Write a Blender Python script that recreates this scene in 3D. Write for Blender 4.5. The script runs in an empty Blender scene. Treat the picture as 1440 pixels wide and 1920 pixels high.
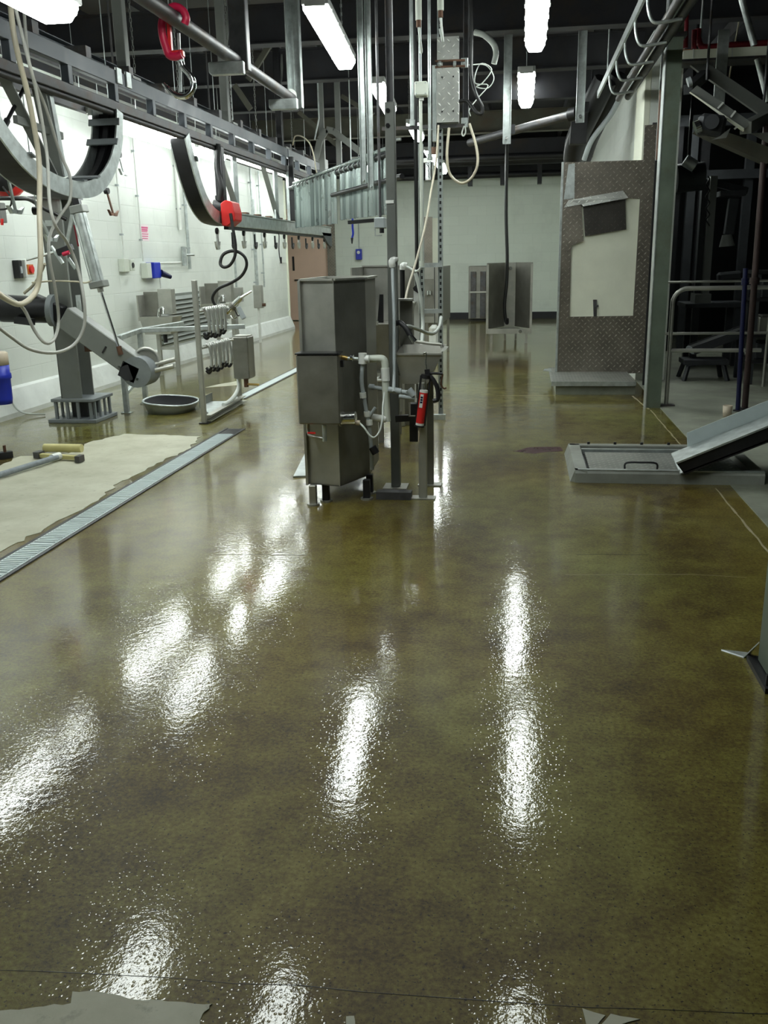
import bpy, math, random
from mathutils import Vector, Matrix
random.seed(7)
S = bpy.context.scene
# ------------------------------------------------------------------ camera
FPX = 1700.0            # focal length in pixels of a 1440 x 1920 frame
CAM = Vector((0, 0, 1.5))
RX = Vector((0.98915346, -0.02082679, 0.14540179))   # world x, y, z axes seen from the camera
RY = Vector((0.14561771, 0.26883269, -0.95211578))
RZ = Vector((-0.01925923, 0.9629617, 0.26894954))
cd = bpy.data.cameras.new('camera'); cam = bpy.data.objects.new('camera', cd)
S.collection.objects.link(cam); S.camera = cam
cd.sensor_fit = 'VERTICAL'; cd.sensor_height = 24.0; cd.lens = 24.0 * FPX / 1920.0
cd.clip_start = 0.05; cd.clip_end = 100
mw = Matrix((RX, RY, RZ)).to_4x4(); mw.translation = CAM
cam.matrix_world = mw
# ------------------------------------------------------------------ world, exposure
w = bpy.data.worlds.new('world'); S.world = w; w.use_nodes = True
w.node_tree.nodes['Background'].inputs[0].default_value = (0.5, 0.6, 0.65, 1)
w.node_tree.nodes['Background'].inputs[1].default_value = 0.01
S.view_settings.view_transform = 'Standard'; S.view_settings.look = 'None'
S.view_settings.gamma = 1.0; S.view_settings.use_curve_mapping = False
S.view_settings.exposure = 0.12
LAMP = 24.0              # radiance of the fluorescent diffusers
COL = S.collection
XL, YB, YF, XR, ZC = -5.25, 23.4, -5.0, 9.0, 4.45     # room planes

def at(x, y, X=None, Y=None, Z=None):
    """point of the room on the sight line of photo pixel (x, y) at a surveyed plane"""
    c = Vector(((x - 720) / FPX, -(y - 960) / FPX, -1.0))
    r = Vector((RX.dot(c), RY.dot(c), RZ.dot(c)))
    t = X / r.x if X is not None else (Y / r.y if Y is not None else (Z - CAM.z) / r.z)
    return CAM + r * t
def fb(x0, y0, x1, y1, Y):
    """x and z range of a frontal rectangle at distance Y"""
    ym, xm = (y0 + y1) / 2, (x0 + x1) / 2
    return at(x0, ym, Y=Y).x, at(x1, ym, Y=Y).x, at(xm, y1, Y=Y).z, at(xm, y0, Y=Y).z
def wb(x0, y0, x1, y1, X=XL):
    ym, xm = (y0 + y1) / 2, (x0 + x1) / 2
    return at(x0, ym, X=X).y, at(x1, ym, X=X).y, at(xm, y1, X=X).z, at(xm, y0, X=X).z

# ------------------------------------------------------------------ materials
def newmat(name):
    m = bpy.data.materials.new(name); m.use_nodes = True
    nt = m.node_tree; b = nt.nodes['Principled BSDF']
    return m, nt, b
def lk(nt, a, b): nt.links.new(a, b)
def noise(nt, vec, scale, detail=4, rough=.55):
    n = nt.nodes.new('ShaderNodeTexNoise'); n.inputs['Scale'].default_value = scale
    n.inputs['Detail'].default_value = detail; n.inputs['Roughness'].default_value = rough
    if vec is not None: lk(nt, vec, n.inputs['Vector'])
    return n
def ramp(nt, fac, stops):
    r = nt.nodes.new('ShaderNodeValToRGB'); e = r.color_ramp.elements
    while len(e) < len(stops): e.new(.5)
    for i, (p, c) in enumerate(stops):
        e[i].position = p; e[i].color = (c[0], c[1], c[2], 1) if not isinstance(c, (int, float)) else (c, c, c, 1)
    lk(nt, fac, r.inputs[0]); return r
def mathn(nt, op, a, b=None):
    n = nt.nodes.new('ShaderNodeMath'); n.operation = op
    for i, v in enumerate((a, b)):
        if v is None: continue
        if isinstance(v, (int, float)): n.inputs[i].default_value = v
        else: lk(nt, v, n.inputs[i])
    return n.outputs[0]
def bump(nt, h, strength, dist=.01, normal=None):
    n = nt.nodes.new('ShaderNodeBump'); n.inputs['Strength'].default_value = strength
    n.inputs['Distance'].default_value = dist; lk(nt, h, n.inputs['Height'])
    if normal is not None: lk(nt, normal, n.inputs['Normal'])
    return n.outputs[0]
def pos(nt):
    return nt.nodes.new('ShaderNodeNewGeometry').outputs['Position']
def mixc(nt, fac, a, b):
    n = nt.nodes.new('ShaderNodeMix'); n.data_type = 'RGBA'
    for sock, v in ((n.inputs[0], fac), (n.inputs[6], a), (n.inputs[7], b)):
        if isinstance(v, (int, float)): sock.default_value = v
        elif isinstance(v, tuple): sock.default_value = (*v, 1)
        else: lk(nt, v, sock)
    return n.outputs[2]
MATS = {}
def M(name, col, rough=.5, metal=0., var=.18, scale=6., bmp=0., bscale=80., dirt=None, coat=0., stretch=None):
    m, nt, b = newmat(name)
    tc = nt.nodes.new('ShaderNodeTexCoord').outputs['Object']
    if stretch:
        mp = nt.nodes.new('ShaderNodeMapping'); mp.inputs['Scale'].default_value = stretch
        lk(nt, tc, mp.inputs[0]); tc = mp.outputs[0]
    n = noise(nt, tc, scale, 6, .6)
    lo = tuple(c * (1 - var) for c in col); hi = tuple(min(1, c * (1 + var)) for c in col)
    stops = [(.3, lo), (.7, hi)]
    c = ramp(nt, n.outputs[0], stops).outputs[0]
    if dirt:
        n2 = noise(nt, tc, scale * .45, 8, .7)
        f = ramp(nt, n2.outputs[0], [(.5, 0.), (.72, 1.)]).outputs[0]
        c = mixc(nt, f, c, dirt)
    lk(nt, c, b.inputs['Base Color'])
    r = ramp(nt, n.outputs[0], [(.2, max(0, rough - .1)), (.8, min(1, rough + .1))]).outputs[0]
    lk(nt, r, b.inputs['Roughness'])
    b.inputs['Metallic'].default_value = metal
    b.inputs['Coat Weight'].default_value = coat
    if bmp:
        nb = noise(nt, tc, bscale, 3)
        lk(nt, bump(nt, nb.outputs[0], bmp, .004), b.inputs['Normal'])
    MATS[name] = m; return m
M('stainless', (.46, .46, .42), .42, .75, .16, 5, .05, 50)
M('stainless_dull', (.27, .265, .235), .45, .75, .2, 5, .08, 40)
M('chrome', (.75, .76, .76), .14, 1., .05)
M('galvanised', (.50, .54, .53), .42, .75, .25, 14, .05, 60)
M('galvanised_dark', (.10, .10, .105), .5, .6, .3, 10, .1, 60, dirt=(.10, .07, .05))
M('post_paint', (.13, .138, .125), .42, .1, .12, 4)
M('kerb_concrete', (.27, .285, .25), .6, 0, .2, 4, .2, 40, dirt=(.18, .18, .15))
M('grey_paint', (.19, .20, .185), .42, .1, .1, 4, .03)
M('rail_paint', (.055, .066, .078), .42, .25, .2, 6, .04, dirt=(.08, .08, .09))
M('base_paint', (.20, .22, .23), .5, .1, .15, 6)
M('green_column', (.135, .17, .13), .5, .2, .25, 3, .06, 40, dirt=(.09, .09, .05))
M('beam_dark', (.022, .022, .026), .7, .1, .35, 4, .1, 30, dirt=(.04, .03, .022))
M('beam_brown', (.075, .075, .055), .7, .1, .3, 3, .1, 30, dirt=(.08, .06, .04))
M('roof', (.022, .021, .026), .8, 0, .4, 3)
M('roof_panel', (.06, .055, .05), .8, 0, .25, 3)
M('black', (.012, .012, .014), .45, 0, .3)
M('black_steel', (.02, .02, .022), .4, .4, .3)
M('rubber', (.012, .012, .012), .4, 0, .2)
M('white_plastic', (.72, .74, .70), .38, 0, .06)
M('grey_plastic', (.38, .42, .43), .4, 0, .08)
M('pale_plastic', (.62, .66, .58), .4, 0, .06)
M('cream_hose', (.55, .50, .38), .4, 0, .12)
M('grey_hose', (.42, .42, .38), .4, 0, .12)
M('white_hose', (.62, .66, .62), .4, 0, .08)
M('red', (.62, .022, .02), .38, 0, .12)
M('pink_red', (.55, .012, .06), .4, 0, .12)
M('dark_red', (.20, .006, .014), .45, 0, .15)
M('blue', (.012, .03, .42), .4, 0, .12)
M('dark_blue', (.004, .006, .045), .4, .2, .15)
M('cream_lid', (.55, .47, .36), .5, 0, .1)
M('yellow', (.55, .50, .22), .5, 0, .15)
M('orange', (.5, .16, .03), .5, 0, .1)
M('brass', (.55, .38, .13), .35, .9, .15)
M('rust', (.11, .055, .032), .6, .3, .3, 12)
M('copper_pipe', (.048, .03, .028), .5, .4, .3)
M('roller', (.25, .28, .30), .7, 0, .2, 20, .3, 60)
M('matte_black', (.006, .006, .007), .9, 0, .2)
M('pink_door', (.74, .53, .41), .45, 0, .06, 1.5)
M('strip', (.26, .31, .295), .3, .45, .06, 3)
M('strip_dark', (.12, .15, .145), .3, .45, .06, 3)
M('drain_steel', (.55, .62, .62), .42, .25, .08, 6, .05, 60)
M('hook_steel', (.62, .63, .60), .3, .8, .1)
M('white_paint', (.84, .86, .72), .5, 0, .06, 3, .1, 50)
M('kerb_white', (.74, .77, .74), .45, 0, .08, 4, .15, 20, dirt=(.62, .64, .60))
M('kerb_dark', (.012, .013, .016), .5, 0, .3)
M('louvre', (.20, .22, .20), .55, .2, .15)
M('hall_dark', (.018, .019, .022), .8, 0, .4, 2)  # on the hall walls this colour carries the darkness of the unlit hall
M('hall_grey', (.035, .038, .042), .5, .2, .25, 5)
M('lamp_body', (.45, .46, .44), .5, 0, .06)
M('sign_white', (.80, .70, .72), .5, 0, .03)
M('sign_pink', (.62, .10, .24), .5, 0, .03)
M('concrete', (.25, .265, .21), .6, 0, .3, 2.2, .15, 40, dirt=(.13, .135, .10))
M('cream_line', (.32, .28, .18), .5, 0, .25, 9)
M('joint_dark', (.02, .017, .01), .4, 0, .3)
M('blood', (.05, .006, .012), .3, 0, .2)

def m_lamp():
    m, nt, b = newmat('lamp_glow')
    b.inputs['Base Color'].default_value = (.8, .8, .8, 1)
    b.inputs['Emission Color'].default_value = (.93, 1.0, .96, 1)
    b.inputs['Emission Strength'].default_value = LAMP
    MATS['lamp_glow'] = m
m_lamp()
def m_floor():
    m, nt, b = newmat('wet_floor'); p = pos(nt)
    mp = nt.nodes.new('ShaderNodeMapping'); mp.inputs['Scale'].default_value = (1, .7, 1); lk(nt, p, mp.inputs[0])
    n1 = noise(nt, mp.outputs[0], .9, 8, .62); n2 = noise(nt, p, 7, 6, .65); n3 = noise(nt, p, 70, 4, .7); n4 = noise(nt, p, .33, 3)
    a = mathn(nt, 'ADD', mathn(nt, 'MULTIPLY', n1.outputs[0], .42), mathn(nt, 'MULTIPLY', n2.outputs[0], .25))
    a = mathn(nt, 'ADD', a, mathn(nt, 'MULTIPLY', n3.outputs[0], .33))
    c = ramp(nt, a, [(.37, (.026, .012, .002)), (.45, (.094, .061, .010)), (.52, (.160, .122, .023)), (.62, (.258, .211, .058))]).outputs[0]
    g = ramp(nt, n4.outputs[0], [(.35, (1, .97, .9)), (.65, (.80, 1.0, .85))]).outputs[0]
    mx = nt.nodes.new('ShaderNodeMix'); mx.data_type = 'RGBA'; mx.blend_type = 'MULTIPLY'; mx.inputs[0].default_value = 1
    lk(nt, c, mx.inputs[6]); lk(nt, g, mx.inputs[7]); c = mx.outputs[2]
    sp = ramp(nt, noise(nt, p, 110, 2, .5).outputs[0], [(.31, .9), (.38, 0.)]).outputs[0]
    c = mixc(nt, sp, c, (.015, .010, .005))
    lk(nt, c, b.inputs['Base Color'])
    b.inputs['Roughness'].default_value = .45
    b.inputs['Specular IOR Level'].default_value = .2
    b.inputs['Coat Weight'].default_value = 1; b.inputs['Coat IOR'].default_value = 1.33
    wet = ramp(nt, n1.outputs[0], [(.35, .02), (.7, .06)]).outputs[0]
    lk(nt, wet, b.inputs['Coat Roughness'])
    f1 = noise(nt, p, 42, 3, .5); f2 = noise(nt, p, 130, 2, .5); f3 = noise(nt, p, 5, 3, .5)
    msk = ramp(nt, noise(nt, p, 1.3, 4, .6).outputs[0], [(.35, .35), (.62, 1.)]).outputs[0]
    hgt = mathn(nt, 'ADD', mathn(nt, 'MULTIPLY', f1.outputs[0], .6), mathn(nt, 'MULTIPLY', f2.outputs[0], .22))
    vo = nt.nodes.new('ShaderNodeTexVoronoi'); vo.inputs['Scale'].default_value = 75; lk(nt, p, vo.inputs['Vector'])
    pit = ramp(nt, vo.outputs['Distance'], [(.02, 0.), (.30, 1.)]).outputs[0]
    hgt = mathn(nt, 'ADD', hgt, mathn(nt, 'MULTIPLY', pit, .30))
    hgt = mathn(nt, 'MULTIPLY', hgt, msk)
    hgt = mathn(nt, 'ADD', hgt, mathn(nt, 'MULTIPLY', f3.outputs[0], .5))
    nb = bump(nt, hgt, FLOOR_BUMP, .01)
    lk(nt, nb, b.inputs['Coat Normal'])
    lk(nt, bump(nt, n3.outputs[0], .25, .004), b.inputs['Normal'])
    MATS['wet_floor'] = m
FLOOR_BUMP = .11
m_floor()
def m_coating():
    m, nt, b = newmat('dry_coating'); p = pos(nt)
    n1 = noise(nt, p, 3, 6, .65); n2 = noise(nt, p, 14, 5, .7)
    c = ramp(nt, n1.outputs[0], [(.3, (.37, .36, .26)), (.7, (.52, .52, .41))]).outputs[0]
    f = ramp(nt, n2.outputs[0], [(.60, 0.), (.70, .8)]).outputs[0]
    lk(nt, mixc(nt, f, c, (.30, .29, .22)), b.inputs['Base Color'])
    b.inputs['Roughness'].default_value = .6
    lk(nt, bump(nt, n2.outputs[0], .3, .004), b.inputs['Normal'])
    MATS['dry_coating'] = m
m_coating()
def m_wall(name, axis, col, mortar):
    m, nt, b = newmat(name); p = pos(nt)
    sx = nt.nodes.new('ShaderNodeSeparateXYZ'); lk(nt, p, sx.inputs[0])
    cb = nt.nodes.new('ShaderNodeCombineXYZ'); lk(nt, sx.outputs[axis], cb.inputs[0]); lk(nt, sx.outputs[2], cb.inputs[1])
    br = nt.nodes.new('ShaderNodeTexBrick'); lk(nt, cb.outputs[0], br.inputs['Vector'])
    br.inputs['Scale'].default_value = 1; br.inputs['Brick Width'].default_value = .45; br.inputs['Row Height'].default_value = .225
    br.inputs['Mortar Size'].default_value = .006; br.inputs['Mortar Smooth'].default_value = .6
    br.inputs['Color1'].default_value = (*col, 1); br.inputs['Color2'].default_value = (*[c * .96 for c in col], 1)
    br.inputs['Mortar'].default_value = (*mortar, 1)
    n = noise(nt, p, 1.1, 7, .65)
    f = ramp(nt, n.outputs[0], [(.52, 0.), (.8, .55)]).outputs[0]
    c = mixc(nt, f, br.outputs['Color'], tuple(x * .68 for x in col))
    lk(nt, c, b.inputs['Base Color']); b.inputs['Roughness'].default_value = .42
    n2 = noise(nt, p, 60, 3)
    h = mathn(nt, 'ADD', mathn(nt, 'MULTIPLY', br.outputs['Fac'], -1.), mathn(nt, 'MULTIPLY', n2.outputs[0], .25))
    lk(nt, bump(nt, h, .35, .006), b.inputs['Normal'])
    MATS[name] = m
m_wall('wall_white', 1, (.74, .78, .73), (.68, .72, .67))
m_wall('wall_white_back', 0, (.70, .76, .68), (.645, .70, .625))
def m_tread(name, col, metal, rough, ax, ay, sc=14.):
    """tread plate: rows of raised lozenges in two directions"""
    m, nt, b = newmat(name); p = pos(nt)
    sx = nt.nodes.new('ShaderNodeSeparateXYZ'); lk(nt, p, sx.inputs[0])
    u = mathn(nt, 'MULTIPLY', sx.outputs[ax], sc); v = mathn(nt, 'MULTIPLY', sx.outputs[ay], sc)
    a = mathn(nt, 'ADD', u, v); d = mathn(nt, 'SUBTRACT', u, v)
    par = mathn(nt, 'PINGPONG', mathn(nt, 'FLOOR', a), 1.)
    par2 = mathn(nt, 'PINGPONG', mathn(nt, 'FLOOR', d), 1.)
    x = mathn(nt, 'ABSOLUTE', mathn(nt, 'SUBTRACT', mathn(nt, 'FRACT', a), .5))
    y = mathn(nt, 'ABSOLUTE', mathn(nt, 'SUBTRACT', mathn(nt, 'FRACT', d), .5))
    sel = mathn(nt, 'ABSOLUTE', mathn(nt, 'SUBTRACT', par, par2))
    l1 = mathn(nt, 'ADD', mathn(nt, 'MULTIPLY', x, 2.2), mathn(nt, 'MULTIPLY', y, 7.))
    l2 = mathn(nt, 'ADD', mathn(nt, 'MULTIPLY', x, 7.), mathn(nt, 'MULTIPLY', y, 2.2))
    mxn = nt.nodes.new('ShaderNodeMix'); lk(nt, sel, mxn.inputs[0]); lk(nt, l1, mxn.inputs[2]); lk(nt, l2, mxn.inputs[3])
    h = ramp(nt, mxn.outputs[0], [(.55, 1.), (.95, 0.)]).outputs[0]
    n = noise(nt, p, 4, 6, .6)
    c = ramp(nt, n.outputs[0], [(.3, tuple(q * .72 for q in col)), (.7, tuple(min(1, q * 1.2) for q in col))]).outputs[0]
    c = mixc(nt, mathn(nt, 'MULTIPLY', h, .75), c, tuple(min(1, q * 2.2) for q in col))
    lk(nt, c, b.inputs['Base Color']); b.inputs['Metallic'].default_value = metal
    b.inputs['Roughness'].default_value = rough
    lk(nt, bump(nt, h, .9, .01), b.inputs['Normal'])
    MATS[name] = m
m_tread('tread_wall', (.24, .215, .18), .7, .40, 0, 2)
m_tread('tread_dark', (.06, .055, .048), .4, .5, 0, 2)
m_tread('tread_cover', (.44, .45, .42), .5, .45, 0, 2, 12.)
m_tread('tread_floor', (.34, .35, .32), .6, .42, 0, 1)

# ------------------------------------------------------------------ mesh builder
class MB:
    def __init__(s): s.v = []; s.f = []; s.sm = []
    def add(s, vs, fs, smooth=False):
        o = len(s.v); s.v += [Vector(q) for q in vs]
        s.f += [tuple(i + o for i in q) for q in fs]; s.sm += [smooth] * len(fs); return s
    def box(s, x0, x1, y0, y1, z0, z1):
        if x0 > x1: x0, x1 = x1, x0
        if y0 > y1: y0, y1 = y1, y0
        if z0 > z1: z0, z1 = z1, z0
        vs = [(x0, y0, z0), (x1, y0, z0), (x1, y1, z0), (x0, y1, z0), (x0, y0, z1), (x1, y0, z1), (x1, y1, z1), (x0, y1, z1)]
        return s.add(vs, [(3, 2, 1, 0), (4, 5, 6, 7), (0, 1, 5, 4), (1, 2, 6, 5), (2, 3, 7, 6), (3, 0, 4, 7)])
    def bar(s, a, b, w, h, up=(0, 0, 1)):
        """rectangular bar from a to b; w across, h along up"""
        a, b = Vector(a), Vector(b); d = (b - a).normalized(); up = Vector(up)
        if abs(d.dot(up)) > .98: up = Vector((0, 1, 0)) if abs(d.y) < .9 else Vector((1, 0, 0))
        r = d.cross(up).normalized(); u = r.cross(d).normalized()
        vs = []
        for p in (a, b):
            for i, j in ((-1, -1), (1, -1), (1, 1), (-1, 1)): vs.append(p + r * (w / 2 * i) + u * (h / 2 * j))
        return s.add(vs, [(0, 1, 2, 3), (7, 6, 5, 4), (0, 4, 5, 1), (1, 5, 6, 2), (2, 6, 7, 3), (3, 7, 4, 0)])
    def cyl(s, a, b, r0, r1=None, n=14, caps=True):
        a, b = Vector(a), Vector(b); r1 = r0 if r1 is None else r1
        d = (b - a).normalized(); up = Vector((0, 0, 1)) if abs(d.z) < .9 else Vector((1, 0, 0))
        r = d.cross(up).normalized(); u = r.cross(d)
        vs = []
        for p, q in ((a, r0), (b, r1)):
            for i in range(n):
                t = 2 * math.pi * i / n; vs.append(p + r * (q * math.cos(t)) + u * (q * math.sin(t)))
        s.add(vs, [(i, i + n, (i + 1) % n + n, (i + 1) % n) for i in range(n)], True)
        if caps:
            s.add(vs, [tuple(range(n)), tuple(range(2 * n - 1, n - 1, -1))])
        return s
    def tube(s, pts, r, n=8, smooth_pts=True, sub=5, caps=True):
        pts = [Vector(p) for p in pts]
        if smooth_pts and len(pts) > 2: pts = spline(pts, sub)
        vs = []; fs = []; pr = None
        for i, p in enumerate(pts):
            d = (pts[min(i + 1, len(pts) - 1)] - pts[max(i - 1, 0)])
            if d.length < 1e-9: d = Vector((0, 0, 1))
            d.normalize()
            if pr is None:
                up = Vector((0, 0, 1)) if abs(d.z) < .9 else Vector((1, 0, 0)); pr = d.cross(up).normalized()
            else:
                pr = (pr - d * pr.dot(d)).normalized()
            u = pr.cross(d)
            rr = r[i * (len(r) - 1) // max(1, len(pts) - 1)] if isinstance(r, (list, tuple)) else r
            for k in range(n):
                t = 2 * math.pi * k / n; vs.append(p + pr * (rr * math.cos(t)) + u * (rr * math.sin(t)))
        m = len(pts)
        for i in range(m - 1):
            for k in range(n): fs.append((i * n + k, i * n + (k + 1) % n, (i + 1) * n + (k + 1) % n, (i + 1) * n + k))
        s.add(vs, fs, True)
        if caps: s.add(vs, [tuple(range(n - 1, -1, -1)), tuple((m - 1) * n + k for k in range(n))])
        return s
    def prism(s, poly, vec):
        """planar polygon (3D points) extruded by vec"""
        poly = [Vector(p) for p in poly]; vec = Vector(vec); n = len(poly)
        nrm = Vector((0, 0, 0))
        for i in range(n): nrm += poly[i].cross(poly[(i + 1) % n])
        if nrm.dot(vec) > 0: poly.reverse()
        vs = poly + [p + vec for p in poly]
        fs = [tuple(range(n)), tuple(range(2 * n - 1, n - 1, -1))] + [(i, i + n, (i + 1) % n + n, (i + 1) % n) for i in range(n)]
        return s.add(vs, fs)
    def sheet(s, line, z0, z1, t):
        """upright folded sheet: plan polyline with thickness t"""
        L = [Vector((p[0], p[1])) for p in line]; n = len(L); off = []
        for i in range(n):
            d = (L[min(i + 1, n - 1)] - L[max(i - 1, 0)]).normalized(); off.append(Vector((-d.y, d.x)) * t)
        vs = []
        for z in (z0, z1):
            for i in range(n): vs.append((L[i].x, L[i].y, z))
            for i in range(n): vs.append((L[i].x + off[i].x, L[i].y + off[i].y, z))
        fs = []; m = 2 * n
        for i in range(n - 1):
            fs += [(i, i + 1, m + i + 1, m + i), (n + i + 1, n + i, m + n + i, m + n + i + 1),
                   (i + 1, i, n + i, n + i + 1), (m + i, m + i + 1, m + n + i + 1, m + n + i)]
        fs += [(0, m, m + n, n), (n - 1, 2 * n - 1, m + 2 * n - 1, m + n - 1)]
        return s.add(vs, fs)
    def lathe(s, prof, c=(0, 0, 0), axis=None, n=20):
        """profile of (radius, height) turned about z at c, or about an axis vector"""
        c = Vector(c); q = Vector((0, 0, 1)).rotation_difference(Vector(axis).normalized()) if axis is not None else None
        vs = []
        for r, z in prof:
            for k in range(n):
                t = 2 * math.pi * k / n; p = Vector((r * math.cos(t), r * math.sin(t), z))
                if q: p = q @ p
                vs.append(c + p)
        m = len(prof); fs = []
        for i in range(m - 1):
            for k in range(n): fs.append((i * n + k, i * n + (k + 1) % n, (i + 1) * n + (k + 1) % n, (i + 1) * n + k))
        s.add(vs, fs, True)
        if prof[0][0] > 1e-5: s.add(vs, [tuple(range(n - 1, -1, -1))])
        if prof[-1][0] > 1e-5: s.add(vs, [tuple((m - 1) * n + k for k in range(n))])
        return s
    def channel(s, a, b, w, h, t=.004, up=(0, 0, 1), open_dir=1):
        """C channel from a to b: web h along up, flanges w sideways"""
        a, b = Vector(a), Vector(b); d = (b - a).normalized(); up = Vector(up)
        r = d.cross(up).normalized() * open_dir; u = up.normalized()
        s.bar(a, b, t, h, up)
        for k in (-1, 1):
            o = r * (w / 2) + u * (k * (h / 2 - t / 2))
            s.bar(a + o, b + o, w, t, up)
        return s
    def ibeam(s, a, b, w, h, t=.012):
        a, b = Vector(a), Vector(b); u = Vector((0, 0, 1))
        s.bar(a, b, t, h - 2 * t)
        for k in (-1, 1): s.bar(a + u * (k * (h / 2 - t / 2)), b + u * (k * (h / 2 - t / 2)), w, t)
        return s
    def mesh(s, name, mat, origin):
        me = bpy.data.meshes.new(name); o = Vector(origin)
        me.from_pydata([tuple(v - o) for v in s.v], [], s.f)
        me.polygons.foreach_set('use_smooth', s.sm); me.materials.append(MATS[mat]); me.update()
        return me
def spline(P, sub=5):
    out = []; n = len(P)
    for i in range(n - 1):
        p0 = P[i - 1] if i else P[0] * 2 - P[1]; p1, p2 = P[i], P[i + 1]
        p3 = P[i + 2] if i + 2 < n else P[-1] * 2 - P[-2]
        for k in range(sub):
            t = k / sub; t2 = t * t; t3 = t2 * t
            out.append(.5 * (2 * p1 + (p2 - p0) * t + (2 * p0 - 5 * p1 + 4 * p2 - p3) * t2 + (3 * p1 - p0 - 3 * p2 + p3) * t3))
    out.append(P[-1]); return out
ROOT = {}
def thing(name, label, cat, loc=(0, 0, 0), group=None):
    o = bpy.data.objects.new(name, None); COL.objects.link(o); o.location = loc; o.empty_display_size = .1
    o['label'] = label; o['category'] = cat
    if group: o['group'] = group
    ROOT[o.name] = Vector(loc); return o
def part(name, mb, mat, parent, bevel=0, label=None, kind=None):
    r = parent
    while r.parent: r = r.parent
    org = ROOT[r.name]
    o = bpy.data.objects.new(name, mb.mesh(name, mat, org)); COL.objects.link(o); o.parent = parent
    if bevel: bev(o, bevel)
    if label: o['label'] = label
    if kind: o['kind'] = kind
    return o
def bev(o, w):
    m = o.modifiers.new('bevel', 'BEVEL'); m.width = w; m.segments = 1; m.limit_method = 'ANGLE'; m.angle_limit = .7
def solid(name, mb, mat, label=None, cat=None, group=None, kind=None, bevel=0):
    xs = [v.x for v in mb.v]; ys = [v.y for v in mb.v]; zs = [v.z for v in mb.v]
    org = Vector(((min(xs) + max(xs)) / 2, (min(ys) + max(ys)) / 2, min(zs)))
    o = bpy.data.objects.new(name, mb.mesh(name, mat, org)); COL.objects.link(o); o.location = org
    ROOT[o.name] = org
    if label: o['label'] = label
    if cat: o['category'] = cat
    if group: o['group'] = group
    if kind: o['kind'] = kind
    if bevel: bev(o, bevel)
    return o
def struct(name, mb, mat, bevel=0): return solid(name, mb, mat, kind='structure', bevel=bevel)
def B(*a): return MB().box(*a)
# ================================================================== setting
struct('floor', B(XL - 2, XR, YF, YB + .3, -.12, 0), 'wet_floor')
struct('floor_concrete', B(1.40, XR - .01, 4.3, YB, -.05, .006), 'concrete')
struct('ceiling', B(XL - 2, XR, YF, YB + .3, ZC, ZC + .1), 'roof')
struct('wall_left', B(XL - .2, XL, YF, 20.6, -.05, 3.56), 'wall_white')
struct('wall_left_upper', B(XL - .2, XL + .02, YF, 20.6, 3.56, ZC), 'beam_dark')
struct('wall_return', B(XL - 2, XL - .2, 20.4, 20.6, -.05, ZC), 'wall_white_back')
struct('wall_recess', B(XL - 2.2, XL - 2, 20.4, YB + .3, -.05, ZC), 'wall_white')
struct('wall_back', B(XL - 2, 1.8, YB, YB + .2, -.05, 3.42), 'wall_white_back')
struct('wall_back_upper', B(XL - 2, 1.8, YB - .02, YB + .2, 3.42, ZC), 'hall_dark')
struct('wall_right', B(1.40, 1.74, 11.5, YB, -.05, 3.9), 'wall_white')
struct('trim_1', B(1.33, 1.40, 11.5, 12.3, 2.5, 3.75), 'white_paint', .006)
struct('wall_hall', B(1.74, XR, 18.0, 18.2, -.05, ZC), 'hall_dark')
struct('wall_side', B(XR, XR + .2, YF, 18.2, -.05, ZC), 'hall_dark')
struct('wall_front', B(XL - .2, XR + .2, YF - .2, YF, -.05, ZC), 'wall_white_back')
# skirtings
mb = MB().prism([(XL, YF, 0), (XL + .13, YF, 0), (XL + .13, YF, .05), (XL + .04, YF, .27), (XL, YF, .29)], (0, 20.6 - YF, 0))
struct('baseboard_left', mb, 'kerb_white')
struct('baseboard_back', B(-4.0, .82 + .58, YB - .12, YB, 0, .16), 'kerb_dark')
# roof steel
for i, (y, zb) in enumerate(((3.2, 3.85), (6.6, 3.85), (10.4, 3.72), (12.4, 3.70), (14.6, 3.70), (18.3, 3.72), (21.6, 3.6))):
    struct('roof_beam', MB().ibeam((XL, y, zb + .19), (1.4 if y > 11.5 else XR, y, zb + .19), .2, .38), 'beam_brown' if i == 5 else 'beam_dark')
for x in (-4.3, -2.55, -.75, .75, 2.6, 4.6):
    struct('roof_purlin', MB().channel((x, YF, 4.28), (x, 18.0 if x > 1.4 else YB, 4.28), .07, .2, .006), 'beam_dark')
for i, y in enumerate((4.9, 8.4, 9.3, 11.3, 13.4, 16.3)):
    struct('roof_panel', B(XL, 1.3, y - .45, y + .45, 4.40, 4.445), 'roof_panel' if i in (1, 3) else 'roof')
# door at the far left corner and tread clad jamb
a = fb(540, 398, 618, 602, YB - .03)
d = struct('door_1', B(-5.95, -4.86, YB - .07, YB - .005, .02, 2.75), 'pink_door')
part('door_handle', MB().bar((-5.75, YB - .09, 1.02), (-5.58, YB - .09, 1.02), .03, .03), 'black', d)
part('door_plate', B(-5.79, -5.74, YB - .08, YB - .07, 1.25, 1.6), 'black', d)
struct('trim_2', B(-4.86, -4.68, YB - .16, YB - .001, 0, 2.5), 'tread_wall')
struct('trim_3', B(XL - .2, XL + .03, 20.6, 20.66, 0, 3.2), 'white_paint')

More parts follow.
